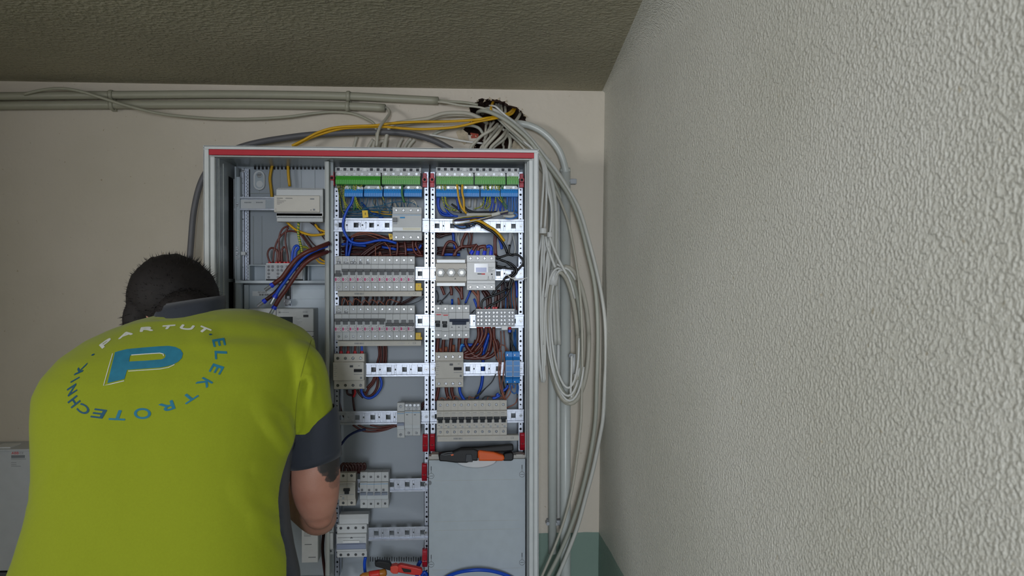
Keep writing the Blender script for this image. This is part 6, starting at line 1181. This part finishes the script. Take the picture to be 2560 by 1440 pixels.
# cuffs
def ringed(mb, specs, n=40):   # open band: (center, rx, ry, tilt in z along x)
    rings = []
    for c, rx, ry, tl in specs: rings.append([Vector((c.x+math.cos(t)*rx, c.y+math.sin(t)*ry, c.z+tl*math.cos(t)*rx+.25*tl*math.sin(t)*ry)) for t in [2*PI*i/n for i in range(n)]])
    return mb.loft(rings, cap=False)
mb = MB(); c0, c1, c2, c3 = W(776, 1052, 1.53), W(782, 1085, 1.525), W(786, 1130, 1.52), W(787, 1152, 1.518)
ringed(mb, [(c0, .0462, .0475, .62), (W(778, 1062, 1.528), .0492, .0510, .60), (c1, .0500, .0515, .45), (c2, .0500, .051, .26), (W(786, 1133, 1.52), .0490, .050, .25), (W(786, 1136, 1.52), .0500, .051, .25), (c3, .0500, .051, .22), (c3+Vector((0, 0, .002)), .047, .048, .22)])
cu = mb.build('sleeve_cuff', CHAR, shirt, smooth=True); cu['label'] = 'charcoal sleeve cuff on the right arm'
mb = MB(); l0, l1 = W(152, 1195, 1.63), W(165, 1232, 1.665); mb.tube([l0, l0.lerp(l1, .5), l1], [.049, .05, .0485], 28); cu = mb.build('sleeve_cuff', CHAR, shirt, smooth=True); cu['label'] = 'charcoal sleeve cuff on the left arm'
# collar band
cc = W(468, 800, 1.61); rings = []
for k, (s, dz, dy) in enumerate(((1.06, -.020, -.004), (1.04, .004, .000), (1.0, .024, .012), (.97, .038, .018), (.93, .032, .020), (.92, .0, .016))):
    rings.append([Vector((cc.x+.003+math.cos(t)*.066*s, cc.y+math.sin(t)*.058*s+dy, cc.z+dz+.010*math.cos(t)-.30*math.sin(t)*.058*s*0)) for t in [2*PI*i/40 for i in range(40)]])
mb = MB().loft(rings, cap=False); o = mb.build('collar', CHAR, shirt, smooth=True); o['label'] = 'charcoal collar band'
# ---- body, one continuous skin surface
mb = MB(); torso(mb, .012, 4)
cn = W(470, 800, 1.60); hc = W(427, 782, 1.685)
limb(mb, [W(460, 870, 1.60), W(463, 820, 1.615), W(448, 790, 1.65)], [.056, .047, .048], 24)
hr = Matrix.Rotation(math.radians(-14), 3, 'Z') @ Matrix.Rotation(math.radians(-42), 3, 'X') @ Matrix.Rotation(math.radians(6), 3, 'Y')
def hp(x, y, z): return hc+hr @ Vector((x, y, z))      # head frame: +y face, +z crown
sphere(mb, hp(0, -.005, .020), .076, .094, .085, hr); sphere(mb, hp(0, .022, -.045), .058, .070, .062, hr); sphere(mb, hp(0, .062, -.085), .026, .024, .022, hr)
for s in (-1, 1):
    sphere(mb, hp(s*.030, .072, -.030), .022, .020, .018, hr, 8)     # cheeks
    sphere(mb, hp(s*.028, .080, .016), .020, .012, .008, hr, 8)      # brow
    sphere(mb, hp(s*.080, -.002, -.012), .007, .017, .029, hr @ Matrix.Rotation(math.radians(18*s), 3, 'Z'), 8)   # ears
    sphere(mb, hp(s*.084, -.010, -.006), .006, .007, .024, hr, 8)
sphere(mb, W(533, 769, 1.672), .010, .016, .022, None, 10); limb(mb, [hp(0, .086, .008), hp(0, .104, -.020), hp(0, .110, -.030)], [.007, .010, .012], 12); sphere(mb, hp(0, .092, -.058), .022, .009, .006, hr, 8); sphere(mb, hp(0, .089, -.068), .019, .009, .006, hr, 8)
def hand(mb, wrist, fwd, up, side, curl=.5, thumb=1):
    fwd = fwd.normalized(); side = (side-fwd*side.dot(fwd)).normalized(); nn = fwd.cross(side).normalized()
    if nn.dot(up) < 0: nn = -nn
    palm = wrist+fwd*.05; R_ = Matrix((side, fwd, nn)).transposed(); sphere(mb, palm, .040, .050, .015, R_, 12); limb(mb, [wrist-fwd*.01, wrist+fwd*.03], [.024, .022], 14)
    for i, (ox, ln) in enumerate(((-.030, .068), (-.010, .078), (.010, .073), (.029, .058))):
        b = wrist+fwd*.088+side*ox; d = fwd; p = [b-fwd*.02, b]; q = b
        for j, f_ in enumerate((.45, .32, .23)):
            d = (Matrix.Rotation(curl*(.7+.25*i/3)*thumb_sign(nn, side, fwd), 3, side) @ d); q = q+d*ln*f_; p.append(q)
        limb(mb, p, [.0095, .0095, .0088, .0082, .0072], 12)
    b = wrist+fwd*.025-side*.030; limb(mb, [b, b-side*.020+fwd*.022-nn*.006, b-side*.026+fwd*.048-nn*.018, b-side*.018+fwd*.068-nn*.026], [.013, .0115, .010, .0085], 12)
def thumb_sign(nn, side, fwd):
    t = Matrix.Rotation(.1, 3, side) @ fwd; return 1 if t.dot(nn) < 0 else -1
# right arm: upper arm down to the elbow, forearm forward into the cabinet
elb = W(798, 1268, 1.525)
limb(mb, [W(716, 910, 1.552), W(760, 985, 1.537), W(780, 1090, 1.525), W(787, 1160, 1.520), W(788, 1210, 1.522), W(793, 1255, 1.525)], [.036, .041, .0435, .0462, .0460, .0400], 28)
limb(mb, [W(793, 1250, 1.530), W(797, 1283, 1.538), W(795, 1292, 1.575), W(760, 1270, 1.66), W(715, 1240, 1.73), W(690, 1222, 1.765)], [.038, .0285, .036, .034, .028, .025], 24)
sphere(mb, W(797, 1296, 1.525), .026, .022, .020, None, 12)
wr_ = W(690, 1222, 1.765); hand(mb, wr_, W(650, 1190, 1.86)-wr_, Vector((0, -.2, 1)), Vector((-1, .1, -.3)), .42)
# left arm
limb(mb, [W(205, 975, 1.56), W(160, 1060, 1.585), W(150, 1150, 1.61), W(160, 1225, 1.655)], [.038, .042, .042, .038], 24)
limb(mb, [W(168, 1220, 1.655), W(200, 1240, 1.70), W(290, 1210, 1.78), W(360, 1170, 1.85)], [.038, .037, .031, .025], 24)
wl_ = W(360, 1170, 1.85); hand(mb, wl_, W(440, 1110, 1.93)-wl_, Vector((0, -.2, 1)), Vector((1, .1, -.3)), .42)
# pelvis + legs
hz = hipc.z; hx = hipc.x
sphere(mb, (hx, 1.385, hz-.02), .17, .125, .13)
for s in (-1, 1): limb(mb, [Vector((hx+s*.095, 1.385, hz-.05)), Vector((hx+s*.11, 1.375, .62)), Vector((hx+s*.12, 1.38, .46)), Vector((hx+s*.125, 1.40, .28)), Vector((hx+s*.13, 1.41, .09))], [.088, .07, .056, .052, .038], 20)
for s in (-1, 1): limb(mb, [Vector((hx+s*.13, 1.42, .045)), Vector((hx+s*.135, 1.34+.16, .04)), Vector((hx+s*.14, 1.60, .03))], [.036, .034, .024], 16)
body = fuse(mb, 'body', SK2, person, .0045, 9, .45)
# eyes
for s in (-1, 1): mb = MB(); sphere(mb, hp(s*.028, .078, -.002), .011, .010, .010, hr, 8); e_ = mb.build('eye', M['plas2'], body, smooth=True); mb = MB(); sphere(mb, hp(s*.028, .0855, -.0035), .0055, .004, .0055, hr, 8); mb.build('iris', HAIR, e_, smooth=True); mb = MB(); sphere(mb, hp(s*.028, .078, .0035), .0135, .0115, .0085, hr, 8); mb.build('eyelid', SK2, body, smooth=True)
# ---- hair: shell plus short tufts
mb = MB(); sphere(mb, hp(0, -.014, .026), .087, .096, .088, hr, 22)
rh = random.Random(8)
sphere(mb, hp(-.026, .0, -.020), .048, .075, .075, hr, 16); sphere(mb, W(464, 790, 1.618), .058, .050, .052, None, 20)
for v in mb.v:
    d = (v-hc).normalized(); v += d*.0022*math.sin(v.x*190+v.z*150)*math.cos(v.z*170+v.y*90)
inv = hr.inverted()
keep = []
for f in mb.f:
    c = sum((mb.v[i] for i in f), Vector())/len(f); q = inv @ (c-hc)
    keep.append(not (q.y > .062 and q.z < .035) and q.z > -.10)
mb.f = [f for f, k in zip(mb.f, keep) if k]; mb.m = [0]*len(mb.f)
base = [mb.v[i] for f in mb.f for i in f]
for k in range(5200):
    p = rh.choice(base)+Vector((rh.uniform(-.004, .004), rh.uniform(-.004, .004), rh.uniform(-.004, .004))); d = (p-hp(0, -.014, .026)).normalized(); t_ = Vector((rh.uniform(-.6, .6), rh.uniform(-.6, .6), rh.uniform(-.2, .9)))
    ln = rh.uniform(.003, .007)*(1.6 if (inv @ (p-hc)).z > .06 else 1); w_ = d.cross(t_).normalized()*.0007; tip = p+(d+t_*.5).normalized()*ln
    a = len(mb.v); mb.v += [p-w_-d*.003, p+w_-d*.003, tip]; mb.f.append([a, a+1, a+2]); mb.m.append(0)
mb.build('hair', HAIR, person, smooth=True)
# ---- trousers and shoes
mb = MB(); sphere(mb, (hx, 1.385, hz-.03), .185, .14, .15)
for s in (-1, 1): limb(mb, [Vector((hx+s*.098, 1.385, hz-.08)), Vector((hx+s*.112, 1.375, .62)), Vector((hx+s*.122, 1.38, .46)), Vector((hx+s*.128, 1.395, .28)), Vector((hx+s*.132, 1.41, .10))], [.10, .088, .075, .070, .066], 24)
fuse(mb, 'trousers', TROU, person, .008, 6)
for s in (-1, 1):
    mb = MB(); x = hx+s*.135; rings = []
    for y, w_, h in ((1.335, .02, .05), (1.345, .038, .085), (1.40, .046, .11), (1.46, .045, .10), (1.53, .048, .07), (1.60, .046, .055), (1.645, .03, .042), (1.655, .012, .03)): rings.append([Vector((x+math.cos(t)*w_, y, h/2+math.sin(t)*h/2)) for t in [2*PI*i/20 for i in range(20)]])
    mb.loft(rings).build('shoe', M['blk'], person, smooth=True)
# ---- printing on the back of the shirt, laid onto the cloth
SO = ORG[shirt.name]
def onto(px, py, off):
    d = (CR @ Vector(((px-1280)/F, -(py-720)/F, -1))).normalized(); h = bvh_full.ray_cast(CAMP, d)
    if h[0] is None: return None
    n = h[1] if h[1].dot(d) < 0 else -h[1]; return h[0]+n*off
def decal(vs2, fs, off, bm_cut=3.0):
    bm = bmesh.new(); V = [bm.verts.new((x, y, 0)) for x, y in vs2]
    for f in fs:
        try: bm.faces.new([V[i] for i in f])
        except ValueError: pass
    bmesh.ops.triangulate(bm, faces=bm.faces)
    for _ in range(5):
        es = [e for e in bm.edges if e.calc_length() > bm_cut*1.6]
        if not es: break
        bmesh.ops.subdivide_edges(bm, edges=es, cuts=1); bmesh.ops.triangulate(bm, faces=bm.faces)
    bm.verts.index_update(); out = [onto(v.co.x, v.co.y, off) for v in bm.verts]; fs2 = [[v.index for v in f.verts] for f in bm.faces]; bm.free()
    fs2 = [f for f in fs2 if all(out[i] is not None for i in f)]; out = [p if p is not None else Vector((0, 0, 0)) for p in out]; return out, fs2
sm = [(784, 826), (778, 850), (766, 890), (754, 935), (744, 985), (739, 1035), (737, 1074)]; pts = [Vector(p) for p in spline([(a, b, 0) for a, b in sm], 4)]; L_ = []; R_ = []
for i, p in enumerate(pts):
    d = (pts[min(i+1, len(pts)-1)]-pts[max(i-1, 0)]).normalized(); n_ = Vector((-d.y, d.x, 0))*.55; L_.append((p+n_)[:2]); R_.append((p-n_)[:2])
n = len(pts); o_, f_ = decal(L_+R_, [[i, i+1, n+i+1, n+i] for i in range(n-1)], .0004, 6); MB().add(o_, f_).build('sleeve_seam', mat('seam_lime', (104, 112, 24), .9), shirt)
PWH = mat('print_white', (226, 228, 222), 0.7); PBL = mat('print_teal', (40, 122, 150), 0.7, 0, .12, 60); PDK = mat('print_deep_teal', (28, 84, 112), 0.7, 0, .1, 60)
GL = [('P', (696, 376), (122, -88), (-34, -38), 0), ('A', (935, 272), (172, -62), (5, -48), 0), ('R', (1192, 207), (158, -14), (14, -46), 0), ('T', (1440, 184), (150, -12), (30, -40), 0), ('U', (1668, 187), (150, 14), (36, -46), 0), ('T', (1872, 216), (122, 48), (58, -44), 0),
      ('E', (2052, 368), (20, 82), (142, -22), 1), ('L', (2076, 522), (6, 96), (142, 6), 1), ('E', (2022, 688), (-52, 92), (128, 42), 1), ('K', (1876, 853), (-92, 74), (116, 62), 1), ('T', (1694, 1025), (-150, 98), (80, 66), 1), ('R', (1428, 1136), (-164, 56), (36, 98), 1), ('O', (1134, 1220), (-196, 4), (8, 124), 1),
      ('T', (846, 1240), (-192, -8), (-42, 112), 1), ('E', (608, 1220), (-142, -18), (-58, 100), 2), ('C', (428, 1168), (-112, -72), (-66, 84), 2), ('H', (315, 1078), (-46, -72), (-106, 82), 2), ('N', (290, 937), (-12, -84), (-106, 70), 2), ('I', (326, 815), (14, -60), (-104, 60), 2), ('K', (395, 686), (62, -104), (-100, 44), 2)]
for ch, c, rv_, uv_, ci in GL:
    v, f = text_tris(ch); xs = [p.x for p in v]; ys = [p.y for p in v]; x0, x1, y0, y1 = min(xs), max(xs), min(ys), max(ys); wdt = max(x1-x0, .01)
    if ch == 'I': wdt = .6
    mb = MB(); v2 = []
    for p in v:
        a = (p.x-(x0+x1)/2)/wdt; b = (p.y-(y0+y1)/2)/(y1-y0); X = c[0]+a*rv_[0]+b*uv_[0]; Y = c[1]+a*rv_[1]+b*uv_[1]; v2.append(C('t', X, Y))
    # embolden by drawing the glyph a few times slightly shifted
    jit = [(0, 0)]
    q = 1.15 if ci == 0 else .8
    jit += [(q, 0), (-q, 0), (0, q), (0, -q)]
    for jx, jy in jit:
        o_, f_ = decal([(x+jx, y+jy) for x, y in v2], f, .0005+.00004*jit.index((jx, jy)), 4); mb.add(o_, f_)
    ob = mb.build('printed_letter', [PWH, PBL, PDK][ci], shirt); ob['label'] = f'{["white", "teal", "dark teal"][ci]} printed letter {ch}'
for cx, cy in ((1950, 272), (540, 515)):
    mb = MB(); vv = [C('t', cx+math.cos(t)*20, cy-math.sin(t)*10-math.cos(t)*(8 if cx < 900 else 0)) for t in [2*PI*i/12 for i in range(12)]]; o_, f_ = decal(vv, [list(range(12))], .0006, 4); mb.add(o_, f_); mb.build('printed_dot', PDK, shirt)
def arcp(cx, cy, rx, ry, a0, a1, n=8): return [(cx+math.cos(math.radians(a0+(a1-a0)*i/n))*rx, cy+math.sin(math.radians(a0+(a1-a0)*i/n))*ry) for i in range(n+1)]
outer = [(715, 855), (760, 670), (805, 485), (870, 466), (950, 447), (1150, 428), (1330, 414), (1450, 408), (1530, 422), (1590, 452), (1620, 500), (1605, 556), (1560, 600), (1500, 632), (1430, 652), (1350, 668), (1150, 682), (950, 697), (935, 745), (920, 805), (820, 830)]
inner = [(972, 597), (985, 525), (1150, 505), (1345, 492), (1392, 500), (1412, 522), (1404, 550), (1370, 570), (1200, 584)]
bm = bmesh.new(); es = []
for lp in (outer, inner):
    vs = [bm.verts.new((*C('t', x, y), 0)) for x, y in lp]
    for i in range(len(vs)): es.append(bm.edges.new((vs[i], vs[(i+1) % len(vs)])))
bmesh.ops.triangle_fill(bm, use_beauty=True, edges=es); bm.verts.index_update(); vv = [(v.co.x, v.co.y) for v in bm.verts]; ff = [[v.index for v in f.verts] for f in bm.faces]; bm.free()
o_, f_ = decal(vv, ff, .0006, 4); mb = MB().add(o_, f_); ob = mb.build('printed_logo', PBL, shirt); ob['label'] = 'big teal printed letter P'
for ln, w_ in (([(778, 500), (720, 700), (668, 885), (760, 866), (915, 828)], 9), ([(965, 712), (1150, 700), (1350, 686), (1450, 666), (1520, 632)], 8), ([(1002, 520), (1180, 506), (1345, 496), (1384, 507), (1388, 532)], 10)):
    pts = [Vector(C('t', *p)) for p in ln]; L_, R_ = [], []
    for i, p in enumerate(pts):
        d = (pts[min(i+1, len(pts)-1)]-pts[max(i-1, 0)]).normalized(); n_ = Vector((-d.y, d.x))*w_/4.8/2; L_.append(p+n_); R_.append(p-n_)
    n = len(pts); o_, f_ = decal([tuple(p) for p in L_+R_], [[i, i+1, n+i+1, n+i] for i in range(n-1)], .0008, 3); MB().add(o_, f_).build('printed_outline', PWH, shirt)
